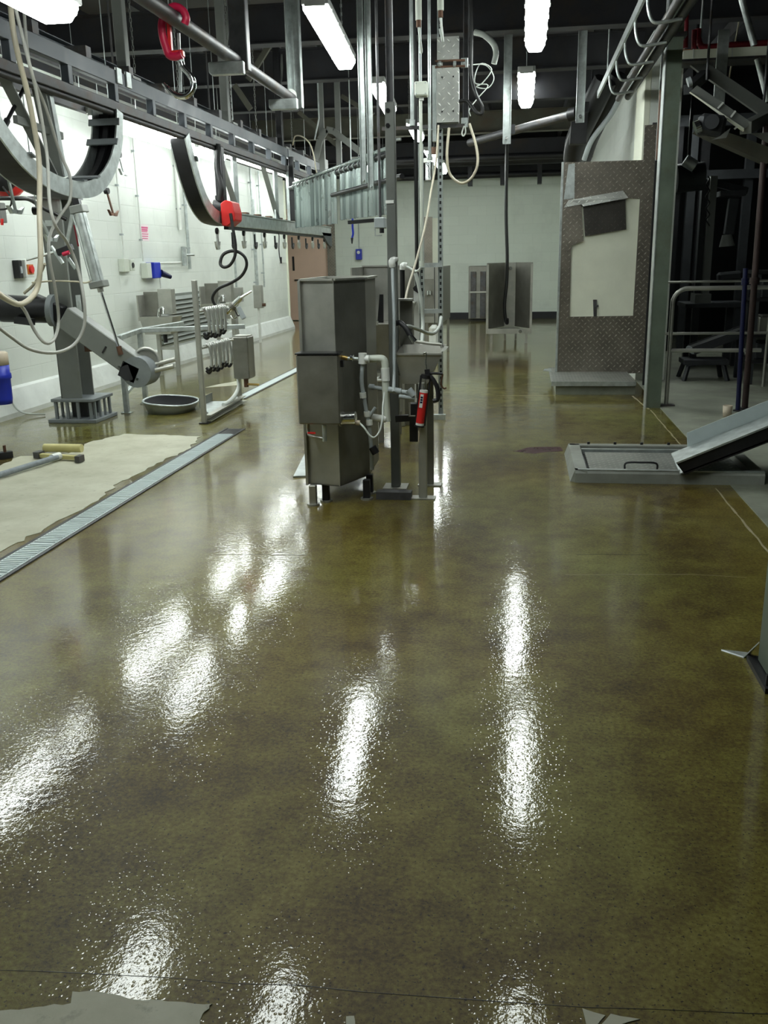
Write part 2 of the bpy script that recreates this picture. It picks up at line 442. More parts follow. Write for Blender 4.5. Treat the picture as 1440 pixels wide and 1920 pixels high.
# pale dry coating on the floor
def blob(name, pts, mat, z=.003, jit=.012, n=9, seed=1):
    rnd = random.Random(seed); out = []
    for i in range(len(pts)):
        p, q = Vector(pts[i]), Vector(pts[(i + 1) % len(pts)])
        k = max(2, min(60, int((q - p).length * n)))
        for j in range(k):
            r = p.lerp(q, j / k); e = 0 if j == 0 else jit
            out.append((r.x + rnd.uniform(-e, e), r.y + rnd.uniform(-e, e), z))
    mb = MB(); mb.add([(x, y, -.001) for x, y, _ in out] + out, [tuple(range(len(out), 2 * len(out)))] + [(i, (i + 1) % len(out), len(out) + (i + 1) % len(out), len(out) + i) for i in range(len(out))])
    return struct(name, mb, mat)
g = lambda x, y: tuple(at(x, y, Z=0))[:2]
blob('floor_coating', [(-2.78, 3.2), g(0, 1036), g(95, 985), g(171, 945), g(229, 902), g(350, 844), g(377, 819), g(319, 817), g(233, 814), g(167, 830), g(128, 851), g(74, 856), g(39, 856), g(0, 874), (-4.6, 6.2), (-4.75, 3.2)], 'dry_coating', .004, .026, 14, 3)
blob('floor_coating', [g(-60, 1925), g(0, 1897), g(70, 1890), g(133, 1883), g(136, 1861), g(180, 1861), g(240, 1874), g(330, 1880), g(398, 1884), g(392, 1893), g(380, 1903), g(368, 1945), g(-60, 1960)], 'dry_coating', .003, .003, 60, 5)
blob('floor_coating', [g(1092, 1892), g(1135, 1905), g(1118, 1925), g(1100, 1925)], 'dry_coating', .002, .002, 60, 6)
blob('floor_coating', [g(1145, 1902), g(1200, 1912), g(1150, 1925), g(1125, 1925)], 'dry_coating', .002, .002, 60, 7)
blob('floor_coating', [g(649, 1907), g(664, 1906), g(666, 1925), g(650, 1925)], 'dry_coating', .002, .001, 60, 8)
blob('floor_coating', [g(405, 722), g(450, 714), g(452, 722), g(385, 727)], 'dry_coating', .003, .01, 12, 9)
def joint(pts, wdt, mat, z=.0015):
    pts = [Vector((*p, z)) for p in pts]; mb = MB(); rnd = random.Random(len(pts) + int(wdt * 1e4))
    P = []
    for a, b in zip(pts[:-1], pts[1:]):
        k = max(2, int((b - a).length / .12))
        P += [a.lerp(b, i / k) + Vector((rnd.uniform(-.004, .004), rnd.uniform(-.004, .004), 0)) for i in range(k)]
    P.append(pts[-1])
    for a, b in zip(P[:-1], P[1:]): mb.bar(a - Vector((0, 0, .0018)), b - Vector((0, 0, .0018)), wdt * rnd.uniform(.5, 1.3), .0022)
    return struct('floor_joint', mb, mat)
joint([g(-40, 1819), g(200, 1828), g(560, 1850), g(800, 1868), g(1100, 1888), g(1480, 1903)], .0014, 'joint_dark')
joint([(1.29, 4.2), (1.29, 6.05)], .012, 'cream_line'); joint([(1.30, 7.25), (1.29, 9.25)], .012, 'cream_line')
joint([(1.22, 10.2), (1.28, 9.3)], .02, 'cream_line')
joint([g(1060, 1078), g(1290, 1077), g(1400, 1083)], .003, 'cream_line')
joint([g(405, 1040), g(575, 1041)], .003, 'joint_dark')
joint([g(930, 742), g(1040, 742)], .012, 'cream_line')
joint([g(1080, 1040), g(1215, 1040)], .002, 'joint_dark')
blob('floor_stain', [g(962, 846), g(990, 839), g(1050, 838), g(1056, 846), g(1000, 851)], 'blood', .0012, .02, 8, 12)

# ================================================================== lights
def fixture(label, x, y0, y1, z, rz=0., wd=.17, hang=True, group='fluorescent strip lights'):
    L = y1 - y0; t = thing('strip_light', label, 'light', (x, (y0 + y1) / 2, z), group)
    ROOT[t.name] = Vector((0, 0, 0)); t.rotation_euler.z = rz
    h = wd / 2
    pr = lambda L2: [(-h, -L2, .045), (-h, -L2, .02), (-h * .62, -L2, -.035), (h * .62, -L2, -.035), (h, -L2, .02), (h, -L2, .045)]
    part('housing', B(-h - .005, h + .005, -L / 2, L / 2, .045, .10), 'lamp_body', t, .004)
    d = part('diffuser', MB().prism(pr(L / 2 - .035), (0, L - .07, 0)), 'lamp_glow', t, .006)
    for s in (-1, 1):
        part('end_cap', B(-h * .8, h * .8, s * (L / 2), s * (L / 2 + .02), .03, .095), 'lamp_body', t, .004)
        e = MB()
        for k in (-1, 0, 1): e.cyl((k * h * .62, s * (L / 2 - .036), .018), (k * h * .62, s * (L / 2 - .006), .018), .026, .020, 10)
        part('tube_end', e, 'lamp_glow', t)
    for k in range(5):
        yy = -L / 2 + L * (k + .5) / 5
        for s in (-1, 1):
            part('clip', B(s * (h - .002), s * (h + .010), yy - .015, yy + .015, .03, .06), 'lamp_body', t)
    if hang:
        for s in (-1, 1):
            part('suspension_rod', MB().cyl((0, s * L * .38, .1), (0, s * L * .38, ZC - z), .004, n=6), 'galvanised', t)
    return t
fixture('strip light directly above camera side in the row over the aisle, just above the picture', .07, 3.2, 5.0, 3.25)
fixture('large bright strip light cut by the top edge, right of the diamond plate boxes', .07, 7.05, 8.87, 3.25)
fixture('shorter looking strip light hanging below the big one over the aisle', .0, 10.15, 12.0, 3.25)
fixture('small far strip light seen just above the second aisle light', .0, 14.2, 14.8, 3.86, hang=False)
fixture('strip light above the camera left of the aisle, just above the picture', -1.45, 3.2, 5.0, 3.25, .06)
fixture('long bright strip light at top centre beside the galvanised hanger post', -1.61, 7.2, 9.2, 3.25, .075, .19)
fixture('strip light crossed by the tall central post', -1.62, 10.3, 12.1, 3.25, .06)
fixture('third strip light of the centre row, behind the hanging conduit bar', -1.58, 13.4, 14.9, 3.25, .05)
fixture('fourth small strip light of the centre row near the steel cylinder', -1.68, 16.7, 18.6, 3.25, .04)
fixture('glaring strip light in the top left corner above the overhead rail', -2.23, 3.0, 4.62, 2.66, .02, .22)
fixture('long strip light just below the overhead rail beside the curved track', -3.22, 7.05, 9.0, 2.56, 0, .17)
fixture('short strip light behind the overhead rail next to the descending track', -3.25, 9.25, 10.1, 2.57, 0, .15)
fixture('strip light showing between the two beams of the overhead rail', -3.28, 10.5, 12.4, 2.66, 0, .15)
fixture('far strip light at the end of the overhead rail above the strip curtain', -3.3, 12.9, 14.6, 2.66, 0, .15)
fixture('strip light near the left wall, first of the wall row', -4.5, 6.2, 8.1, 3.12, 0)
fixture('strip light near the left wall, second of the wall row, glimpsed under the rail', -4.45, 9.1, 10.9, 3.12, 0)
fixture('strip light near the left wall, third of the wall row', -4.4, 12.1, 13.9, 3.12, 0)
fixture('strip light near the left wall, fourth of the wall row', -4.4, 15.1, 16.9, 3.12, 0)
fixture('strip light near the left wall, last of the wall row by the pink door', -4.4, 18.1, 19.9, 3.12, 0)
fixture('last small strip light of the centre row, nearest the back wall', -1.68, 19.0, 20.6, 3.25, .04)
fixture('strip light glimpsed above the strip curtain, towards the back wall', -2.95, 16.9, 18.7, 3.15, 0)
fixture('hindmost strip light above the strip curtain close to the back wall', -2.95, 20.0, 21.4, 3.15, 0)
fixture('strip light in the dark hall hidden behind the green steel column', 2.0, 13.3, 14.8, 3.25, -.141, .14)
# ================================================================== left side: overhead rail and its tracks
XT = -3.0
t = thing('overhead_rail', 'long grey double beam overhead conveyor rail running down the left side', 'rail', (XT, 9.5, 2.6))
part('upper_beam', B(XT - .05, XT, 4.4, 12.1, 2.775, 2.88), 'rail_paint', t, .004)
part('upper_beam', B(XT - .05, XT, 12.14, 14.4, 2.775, 2.88), 'rail_paint', t, .004)
part('lower_beam', B(XT - .06, XT - .005, 4.4, 14.2, 2.60, 2.665), 'galvanised_dark', t, .004)
part('running_rail', MB().cyl((XT - .04, 4.4, 2.585), (XT - .04, 14.2, 2.585), .022), 'galvanised_dark', t)
part('rear_channel', MB().channel((XT - .28, 4.4, 2.99), (XT - .28, 14.3, 2.99), .05, .07, .006), 'rail_paint', t)
y = 5.5
while y < 14.2:
    part('upright', B(XT - .055, XT + .002, y - .03, y + .03, 2.66, 2.78), 'rail_paint', t, .003)
    part('cross_bracket', B(XT - .3, XT - .005, y + .28, y + .36, 2.88, 2.955), 'galvanised_dark', t)
    y += .72
for yy in (6.95, 7.12): part('splice_plate', B(XT - .002, XT + .012, yy, yy + .09, 2.79, 2.9), 'galvanised', t, .003)
part('rear_beam', B(XT - .36, XT - .31, 4.4, 14.2, 2.62, 2.68), 'galvanised_dark', t)
part('end_bracket', B(XT - .08, XT + .06, 14.15, 14.35, 2.75, 2.95), 'grey_paint', t, .004)
for yy in (5.0, 7.35, 9.9, 12.13):
    h_ = thing('rail_hanger', {5.0: 'steel hanger post carrying the rail nearest the top left light', 7.35: 'short steel hanger post standing on the rail left of the red clamp chain', 9.9: 'steel hanger post on the rail behind the round pipe bracket', 12.13: 'black hanger post of the rail beside the strip curtain'}[yy], 'hanger', (XT - .1, yy, 2.88), 'hanger posts of the overhead rail')
    part('post', B(XT - .14, XT - .06, yy - .04, yy + .04, 2.885, ZC), 'black_steel' if yy > 12 else 'grey_paint', h_, .004)
    part('foot_plate', B(XT - .2, XT - .0, yy - .08, yy + .08, 2.881, 2.90), 'grey_paint', h_)
    part('gusset', MB().prism([(XT - .105, yy + .04, 3.35), (XT - .105, yy + .5, ZC), (XT - .105, yy + .42, ZC), (XT - .105, yy + .04, 3.45)], (.02, 0, 0)), 'grey_paint', h_)
# black drop post at the rail's far end, hanging below it
o = thing('drop_post', 'black square drop post hanging from the rail beside the strip curtain', 'post', at(530, 330, Y=12.15))
part('post', B(XT + .01, XT + .07, 12.06, 12.12, 2.0, 2.78), 'black_steel', o, .004)
part('white_strip', B(XT - .03, XT + .008, 12.05, 12.10, 2.0, 2.6), 'galvanised', o)

def sweep_track(name, path, label, x0, x1, rad, spacers=()):
    """channel track whose centre line path is [(y, z)], two side cheeks and a web"""
    P = spline([Vector((0, a, b)) for a, b in path], 6); n = len(P)
    nr = []
    for i in range(n):
        d = (P[min(i + 1, n - 1)] - P[max(i - 1, 0)]).normalized(); nr.append(Vector((0, -d.z, d.y)))
    t = thing(name, label, 'track', (x1, path[len(path) // 2][0], min(q[1] for q in path)))
    def ribbon(xa, xb, ra, rb):
        m = MB(); vs = []; fs = []
        for i in range(n):
            for xx, rr in ((xa, ra), (xb, ra), (xb, rb), (xa, rb)):
                q = P[i] + nr[i] * rr; vs.append((xx, q.y, q.z))
        for i in range(n - 1):
            for k in range(4): fs.append((i * 4 + k, i * 4 + (k + 1) % 4, i * 4 + 4 + (k + 1) % 4, i * 4 + 4 + k))
        fs += [(3, 2, 1, 0), tuple(4 * (n - 1) + k for k in range(4))]
        return m.add(vs, fs)
    part('front_cheek', ribbon(x1 - .012, x1, -rad, rad), 'galvanised', t)
    part('rear_cheek', ribbon(x0, x0 + .012, -rad, rad), 'galvanised', t)
    part('web', ribbon(x0 + .012, x1 - .012, -rad, -rad + .012), 'black_steel', t)
    part('running_bar', ribbon((x0 + x1) / 2 - .02, (x0 + x1) / 2 + .02, rad * .2, rad * .6), 'black_steel', t)
    for i in spacers:
        q = P[int(i * (n - 1))]; r_ = nr[int(i * (n - 1))]; d = Vector((0, r_.z, -r_.y))
        part('spacer_plate', MB().bar((x0 - .02, *(q + r_ * (rad + .005)).yz), (x1 + .02, *(q + r_ * (rad + .005)).yz), .05, .012, tuple(r_)), 'base_paint', t)
    return t
sweep_track('curved_track', [(5.02, 2.58), (5.12, 2.42), (5.3, 2.25), (5.55, 2.1), (5.85, 2.015), (6.2, 1.995), (6.48, 2.04), (6.72, 2.17), (6.88, 2.34), (6.95, 2.5), (6.97, 2.6)], 'U shaped curved grey track hanging at the left above the saw stand', XT - .2, XT, .055, (.3, .52, .6, .8, .9))
sweep_track('descending_track', [(8.40, 2.60), (8.5, 2.42), (8.64, 2.22), (8.82, 2.05), (9.05, 1.95), (9.3, 1.925), (9.55, 1.92)], 'dark perforated track coming down from the rail behind the red motor', XT - .16, XT, .06, (.2,))
# supporting legs behind the U track
t = thing('track_support', 'pair of grey flat bars holding the U track from the rail', 'bracket', (-3.1, 6.2, 2.07))
part('upright_bar', MB().bar((XT - .1, 6.08, 2.075), (XT - .1, 5.95, 2.62), .012, .09, (1, 0, 0)), 'grey_paint', t)
part('upright_bar', MB().bar((XT - .08, 6.12, 2.075), (XT - .08, 6.02, 2.62), .05, .05, (1, 0, 0)), 'galvanised', t)
part('diagonal_bar', MB().bar((XT - .1, 6.02, 2.08), (XT - .1, 5.52, 2.62), .012, .07, (1, 0, 0)), 'grey_paint', t)
part('cross_bar', MB().bar((XT - .1, 5.62, 2.37), (XT - .1, 6.2, 2.34), .03, .045), 'grey_paint', t)
t = thing('strut_rod', 'thin black diagonal rod inside the U track', 'rod', (XT - .12, 5.6, 2.35))
part('rod', MB().cyl((XT - .12, 5.52, 2.32), (XT - .12, 5.86, 2.62), .012), 'black_steel', t)
part('fork', MB().cyl((XT - .12, 5.50, 2.30), (XT - .12, 5.56, 2.355), .02), 'black_steel', t)
# lower hook rail
t = thing('hook_rail', 'lower grey rail with a row of meat hooks, running into the strip curtain', 'rail', (XT, 12, 1.84))
part('face_beam', B(XT - .03, XT, 9.5, 14.7, 1.855, 1.985), 'galvanised', t, .004)
part('top_flange', B(XT - .12, XT + .01, 9.5, 14.7, 1.985, 2.0), 'galvanised', t)
part('runner', B(XT - .07, XT - .02, 9.5, 14.7, 1.825, 1.86), 'black_steel', t)
for k in range(9):
    yy = 9.8 + k * .5
    part('top_clip', B(XT - .12, XT - .06, yy, yy + .12, 2.0, 2.03), 'rust', t)
part('joint_plate', B(XT, XT + .01, 11.85, 12.05, 1.87, 1.975), 'galvanised', t)
part('end_cheek', MB().prism([(XT - .03, 14.0, 1.9), (XT - .03, 14.75, 1.9), (XT - .03, 14.75, 1.7), (XT - .03, 14.5, 1.72)], (.03, 0, 0)), 'rail_paint', t)
for yy, lb in ((10.05, 'galvanised hanger plate above the red motor carrying the hook rail'), (11.75, 'pale hanger plate of the hook rail with a long diagonal brace')):
    hg = thing('rail_hanger', lb, 'hanger', (XT - .08, yy, 2.0), 'hangers of the hook rail')
    part('plate', B(XT - .1, XT - .08, yy - .08, yy + .08, 2.002, 2.60), 'galvanised', hg)
    part('brace', MB().bar((XT - .09, yy + .04, 2.01), (XT - .09, yy - .55, 2.6), .012, .06, (1, 0, 0)), 'grey_paint', hg)

# ------------------------------------------------------------------ meat hooks
def hook(kind, p_top, p_bot, wid, label, mats=('galvanised', 'galvanised'), group='meat hooks', hang_z=None):
    a, b = Vector(p_top), Vector(p_bot); t = thing('meat_hook', label, 'hook', b, group)
    d = Vector((0, 1, 0)) if kind != 'J' else Vector((0, 1, 0))
    L = (a - b).length
    if kind == 'anchor':       # flat stem with two pointed prongs
        part('stem', MB().bar(a, b + Vector((0, 0, .005)), .022, .012, (1, 0, 0)), mats[0], t)
        if hang_z: part('hanger_wire', MB().cyl(a, (a.x, a.y, hang_z), .004, n=6), 'galvanised', t)
        m = MB()
        for s in (-1, 1):
            m.prism([b + Vector((-.012, s * .004, 0)), b + Vector((-.012, s * wid * .55, -.005)), b + Vector((-.012, s * wid, wid * .45)),
                     b + Vector((-.012, s * wid * .5, .022)), b + Vector((-.012, s * .004, .022))], (.024, 0, 0))
        part('prongs', m, mats[1], t)
        part('roller', MB().cyl(a + Vector((-.02, 0, 0)), a + Vector((.02, 0, 0)), .028), 'black_steel', t)
    elif kind == 'J':
        if hang_z: part('hanger_wire', MB().cyl(a, (a.x, a.y, hang_z), .004, n=6), 'galvanised', t)
        part('stem', MB().cyl(a, b + Vector((0, 0, .04)), .011, n=8), mats[0], t)
        pts = [b + Vector((0, .5 * wid - wid * .5 * math.cos(q), .04 - wid * .5 * math.sin(q))) for q in [math.pi * k / 8 for k in range(9)]]
        pts.append(pts[-1] + Vector((0, .006, .03)))
        part('bend', MB().tube(pts, .014, 8, False), mats[1], t)
    elif kind == 'double':
        part('stem', MB().cyl(a, b, .015, n=8), mats[0], t)
        part('roller', MB().lathe([(.0, -.012), (.03, -.012), (.034, 0), (.03, .012), (0, .012)], a, (1, 0, 0), 14), 'black_steel', t)
        m = MB()
        for s in (-1, 1):
            m.prism([b + Vector((s * .012 - .006, -.02, .0)), b + Vector((s * .005 - .006, -.07, .05)), b + Vector((s * .005 - .006, -.055, .0)), b + Vector((s * .005 - .006, -.03, -.03)),
                     b + Vector((s * .005 - .006, .03, -.03)), b + Vector((s * .005 - .006, .055, .0)), b + Vector((s * .005 - .006, .07, .05)), b + Vector((s * .005 - .006, .02, 0))], (.009, 0, 0))
        part('prongs', m, mats[1], t)
    return t
xs = [406, 434, 456, 476, 495, 514, 532, 546, 559, 572, 585, 595, 607, 616]
ord_ = ['first', 'second', 'third', 'fourth', 'fifth', 'sixth', 'seventh', 'eighth', 'ninth', 'tenth', 'eleventh', 'twelfth', 'thirteenth', 'last']
for i, x in enumerate(xs):
    yb = at(x, 420, X=XT - .045).y
    k = 'J' if i in (1, 3, 5, 7, 9, 11, 13) else 'double'
    zb = at(x, 466, X=XT - .045).z if i else 1.62
    hook(k, (XT - .045, yb, 1.80), (XT - .045, yb, zb + (.0 if k == 'J' else .03)), .07, '%s hook from the red motor on the lower rail, %s' % (ord_[i], 'a dark J hook' if k == 'J' else 'double with roller'),
         ('black_steel', 'galvanised_dark') if k == 'J' else ('hook_steel', 'hook_steel'), 'meat hooks along the lower rail')
XH = -3.9
def wallhook(xt, yt, xb, yb_, kind, wid, label, X=XH, mats=('galvanised', 'galvanised')):
    b = at(xb, yb_, X=X); a = at(xt, yt, X=X); return hook(kind, a, b, wid, label, mats, 'meat hooks hanging behind the rail', 2.625 if X > XH else 3.1)
wallhook(14, 328, 30, 400, 'anchor', .10, 'large pale anchor shaped hook hanging left of the U track', -3.335, ('galvanised', 'galvanised'))
wallhook(200, 358, 213, 404, 'anchor', .11, 'anchor hook with a rusty brown stem hanging in front of the white wall', XH, ('rust', 'rust'))
wallhook(223, 290, 233, 328, 'anchor', .11, 'anchor hook right behind the U track arm', XH)
wallhook(150, 178, 152, 196, 'anchor', .13, 'anchor hook just under the rail left of the U track arm', XH)
wallhook(258, 240, 262, 255, 'anchor', .12, 'anchor hook under the bright strip light near the wall', XH)
wallhook(349, 285, 352, 310, 'anchor', .14, 'dark hook at the upper end of the descending track', XH, ('black_steel', 'black_steel'))
wallhook(376, 340, 371, 378, 'J', .11, 'curved J hook hanging left of the descending track', -3.335)
wallhook(393, 260, 390, 274, 'anchor', .13, 'hook hanging under the short light behind the rail')
wallhook(68, 395, 97, 452, 'anchor', .10, 'small hook hanging in front of the saw column', -3.335)
rr = thing('rear_rail', 'thin rail behind the overhead rail carrying the loose hooks', 'rail', (XH, 9.5, 3.1))
part('bar', B(XH - .02, XH + .02, 5.0, 14.0, 3.1, 3.14), 'galvanised_dark', rr)
for yy in (6.2, 9.0, 11.8): part('hanger', MB().cyl((XH, yy, 3.14), (XH, yy, ZC), .01, n=6), 'galvanised_dark', rr)

# ------------------------------------------------------------------ red motor with coiled hose
Y0 = 9.35
t = thing('hoist_motor', 'red motor housing with black top hanging on the descending track', 'motor', at(435, 425, X=-2.9))
c = at(436, 402, X=-2.9)
x0, x1, z0, z1 = fb(421, 376, 446, 424, c.y)
part('housing', MB().prism([(x0, c.y - .12, z0), (x0 + .06, c.y - .12, z0 - .005), (x1, c.y - .12, z0 + .05), (x1 + .005, c.y - .12, (z0 + z1) / 2), (x1 - .02, c.y - .12, z1 - .02), (x0 + .05, c.y - .12, z1), (x0, c.y - .12, z1 - .03)], (0, .25, 0)), 'red', t, .01)
part('gearbox', MB().cyl((x0 - .1, c.y, z1 - .05), (x0 + .02, c.y, z1 - .07), .075), 'black', t)
part('mount', B(x0 - .06, x0 + .02, c.y - .05, c.y + .05, z1 - .04, 2.6), 'black_steel', t, .005)
part('cable_bundle', MB().tube([(x0 - .02, c.y - .05, z1), (x0 + .0, c.y - .06, z1 + .12), (x0 - .03, c.y - .05, z1 + .3), (x0 - .01, c.y - .04, 2.62)], .03), 'rubber', t)
part('collar', MB().cyl((x0 - .03, c.y, z1 + .02), (x0 - .03, c.y, z1 + .05), .055), 'black_steel', t)
hp = [(432, 400), (437, 430), (441, 455), (441, 478), (432, 496), (420, 501), (413, 494), (418, 478), (432, 471), (448, 473), (460, 484), (462, 500), (452, 518), (432, 531), (410, 541), (399, 555), (401, 568), (415, 585)]
hy = [c.y - .13] * 4 + [c.y - .13 + .012 * k for k in range(len(hp) - 4)]
solid('air_hose', MB().tube([at(x, y, Y=q) for (x, y), q in zip(hp, hy)], .016), 'rubber', 'black looping air hose hanging from the red motor to the tool', 'hose')

# ------------------------------------------------------------------ saw stand (robot like column)
YR = 8.3
t = thing('saw_stand', 'grey steel column on a gusseted base with a slanted tool arm and roller head', 'machine', (-4.35, 8.53, 0))
part('floor_plate', B(-4.60, -4.10, 8.28, 8.78, 0, .035), 'base_paint', t, .004)
part('upper_plate', B(-4.56, -4.12, 8.30, 8.76, .205, .235), 'base_paint', t, .004)
for xx in (-4.52, -4.40, -4.29, -4.16):
    for yy in (8.31, 8.73):
        part('gusset', B(xx - .014, xx + .014, yy, yy + .02, .035, .205), 'base_paint', t)
for k in range(4):
    yy = 8.36 + k * .11
    for xx in (-4.545, -4.145): part('gusset', B(xx, xx + .02, yy - .012, yy + .012, .035, .205), 'base_paint', t)
part('core_block', B(-4.42, -4.26, 8.45, 8.62, .035, .205), 'black', t)
part('front_flange', B(-4.47, -4.26, 8.36, 8.375, .235, 2.10), 'grey_paint', t)
part('rear_flange', B(-4.47, -4.26, 8.62, 8.635, .235, 2.10), 'grey_paint', t)
part('web', B(-4.40, -4.38, 8.375, 8.62, .235, 2.10), 'grey_paint', t)
part('side_plate', B(-4.475, -4.465, 8.36, 8.635, .235, 2.10), 'grey_paint', t)
part('edge_strip', B(-4.285, -4.255, 8.34, 8.36, .5, 2.1), 'grey_paint', t)
part('cap_plate', B(-4.55, -4.2, 8.3, 8.7, 2.10, 2.12), 'base_paint', t)
part('mount_block', B(-4.46, -4.14, 8.38, 8.6, 2.12, 2.25), 'black_steel', t)
pa, pb = at(140, 605, Y=8.22), at(262, 692, Y=8.22)
dr = (pb - pa).normalized()
part('arm', MB().bar(pa - dr * .1, pb, .16, .215), 'grey_paint', t, .008)
part('arm_rear', MB().bar(at(118, 590, Y=8.3), at(62, 566, Y=8.3), .12, .16), 'black_steel', t, .01)
hd = part('head', MB().cyl(pb + Vector((0, -.09, -.02)), pb + Vector((0, .16, -.02)), .145, n=24), 'base_paint', t)
part('bearing', MB().cyl(at(240, 699, Y=8.12), at(240, 699, Y=8.15), .075, n=16), 'black', hd)
part('bearing_plate', MB().bar(at(226, 690, Y=8.135), at(256, 705, Y=8.135), .01, .15), 'black', hd)
for q in (-1, 1):
    part('bolt', MB().cyl(at(240 + q * 17, 699 + q * 11, Y=8.115), at(240 + q * 17, 699 + q * 11, Y=8.14), .012, n=8), 'chrome', hd)
for k in range(2):
    part('spindle', MB().cyl(pb + Vector((.08, .02 + .06 * k, -.03 + .05 * k)), pb + Vector((.32, .05 + .06 * k, .02 + .06 * k)), .022), 'stainless', hd)
part('head_guard', MB().lathe([(.12, -.01), (.135, 0), (.12, .01), (.1, 0), (.12, -.01)], pb + Vector((.05, .05, .07)), (.3, -1, .1), 20), 'stainless', hd)
m1 = at(5, 578, Y=8.25); m2 = at(95, 582, Y=8.3)
mo = part('motor', MB().cyl(m1, m2, .13, .12, 20), 'black_steel', t)
part('motor_flange', MB().cyl(m2, m2 + (m2 - m1).normalized() * .05, .15, .15, 20), 'base_paint', mo)
part('terminal_box', MB().bar(at(30, 600, Y=8.12), at(62, 604, Y=8.12), .08, .06), 'black', mo)
part('motor_fan_cover', MB().cyl(m1 - (m2 - m1).normalized() * .12, m1, .12, .13, 20), 'base_paint', mo)
part('pivot_bolt', MB().cyl(at(86, 591, Y=8.2), at(86, 591, Y=8.26), .022), 'chrome', t)
part('pivot_lug', B(*[(q) for q in (pa.x + .03, pa.x + .1, 8.3, 8.36)], pa.z - .28, pa.z - .12), 'rust', t)
part('nameplate', B(-4.245, -4.24, 8.42, 8.52, 1.06, 1.22), 'galvanised', t)
part('nameplate', MB().prism([at(84, 413, Y=8.34), at(100, 413, Y=8.34), at(100, 424, Y=8.34), at(84, 424, Y=8.34)], (0, .01, 0)), 'galvanised', t)
part('arm_slot', MB().bar(at(192, 662, Y=8.138), at(199, 650, Y=8.138), .01, .015), 'black', t)
# pneumatic cylinder
ca, cb = at(150, 400, Y=8.14), at(184, 527, Y=8.14); cr = at(224, 655, Y=8.14)
t = thing('pneumatic_cylinder', 'shiny pneumatic cylinder with long piston rod beside the saw column', 'cylinder', cr)
part('barrel', MB().cyl(ca, cb, .055, n=20), 'galvanised', t)
dd = (cb - ca).normalized()
part('head_block', MB().bar(ca - dd * .07, ca, .13, .12), 'grey_paint', t, .006)
part('end_block', MB().bar(cb, cb + dd * .06, .14, .13), 'grey_paint', t, .006)
part('gland', MB().cyl(cb + dd * .06, cb + dd * .1, .028), 'stainless', t)
part('piston_rod', MB().cyl(cb + dd * .1, cr, .013), 'chrome', t)
part('rod_eye', MB().cyl(cr + dd * -.03, cr + dd * .05, .025), 'rust', t)
for s in (-1, 1):
    o = Vector((s * .052, -.045, 0)); part('tie_rod', MB().cyl(ca + o, cb + o, .006, n=6), 'galvanised', t)
part('clevis', MB().bar(ca - dd * .16, ca - dd * .06, .06, .05), 'black_steel', t)
part('top_bracket', MB().prism([at(132, 400, Y=8.3), at(140, 388, Y=8.3), at(128, 455, Y=8.3), at(122, 455, Y=8.3)], (0, .02, 0)), 'galvanised', t)
# spray tool clipped to the column
Yq = 8.16
t = thing('spray_tool', 'chrome spray gun with red trim hooked on the saw column', 'tool', at(118, 490, Y=Yq))
part('barrel', MB().cyl(at(50, 487, Y=Yq), at(135, 464, Y=Yq), .014), 'chrome', t)
part('handle', MB().cyl(at(96, 462, Y=Yq), at(118, 494, Y=Yq), .017), 'galvanised', t)
part('body', MB().bar(at(108, 474, Y=Yq), at(136, 463, Y=Yq), .05, .06), 'black', t, .006)
part('red_sleeve', MB().cyl(at(139, 422, Y=Yq), at(147, 462, Y=Yq), .008), 'dark_red', t)
part('red_ring', MB().cyl(at(118, 477, Y=Yq - .03), at(130, 473, Y=Yq - .03), .018), 'pink_red', t)
part('trigger', MB().bar(at(128, 484, Y=Yq), at(142, 504, Y=Yq), .012, .03), 'galvanised', t)

# ------------------------------------------------------------------ hoses at the left
def hose(label, pts, Y, r, mat, name='hose', X=None):
    P = []
    for i, p in enumerate(pts):
        if X is not None: P.append(at(p[0], p[1], X=X + .03 * math.sin(i * 1.7)))
        elif len(p) == 3: P.append(at(p[0], p[1], Y=p[2]))
        else: P.append(at(p[0], p[1], Y=Y))
    return solid(name, MB().tube(P, r), mat, label, 'hose')
hose('thick cream hose hanging from the top left corner and looping at the motor', [(15, -40, 6.0), (27, 70, 6.6), (55, 190, 7.2), (73, 300, 7.5), (74, 400, 7.7), (76, 490, 7.8), (68, 545, 7.8), (40, 570, 7.8), (10, 560, 7.8), (-20, 535, 7.8)], 7.6, .016, 'cream_hose', X=-2.80)
hose('thin grey hose bending around the right of the saw column', [(42, -20, 6.3), (55, 120, 6.8), (85, 200, 7.1), (112, 285, 7.4), (131, 330, 7.7), (131, 375, 7.8), (112, 405, 7.8), (94, 440, 7.8), (92, 480, 7.8), (104, 545, 7.8), (110, 600, 7.8), (102, 635, 7.8), (85, 643, 7.8), (65, 620, 7.8), (45, 580, 7.8), (20, 560, 7.8), (-20, 540, 7.8)], 7.8, .010, 'grey_hose', X=-2.88)
hose('grey brown hose sagging in a wide arc across the saw column', [(20, -20, 6.4), (50, 100, 6.8), (70, 180, 7.1), (88, 290, 7.6), (93, 380, 7.9), (105, 425, 8.0), (126, 455, 8.0), (145, 500, 8.0), (157, 560, 8.0), (158, 610, 8.0), (140, 645, 8.0), (105, 661, 8.0), (60, 656, 8.0), (25, 635, 8.0), (-20, 600, 8.0)], 7.9, .010, 'grey_hose', X=-2.72)
hose('pale hose dropping down the wall behind the big cream hose', [(12, 415, 9.2), (20, 450, 9.2), (22, 490, 9.2), (16, 530, 9.2), (14, 560, 9.2)], 9.2, .018, 'cream_hose')
hose('yellowish hose curving from the motor to the saw column', [(45, 550, 8.5), (62, 535, 8.5), (75, 515, 8.45), (84, 495, 8.35)], 8.3, .014, 'cream_hose')
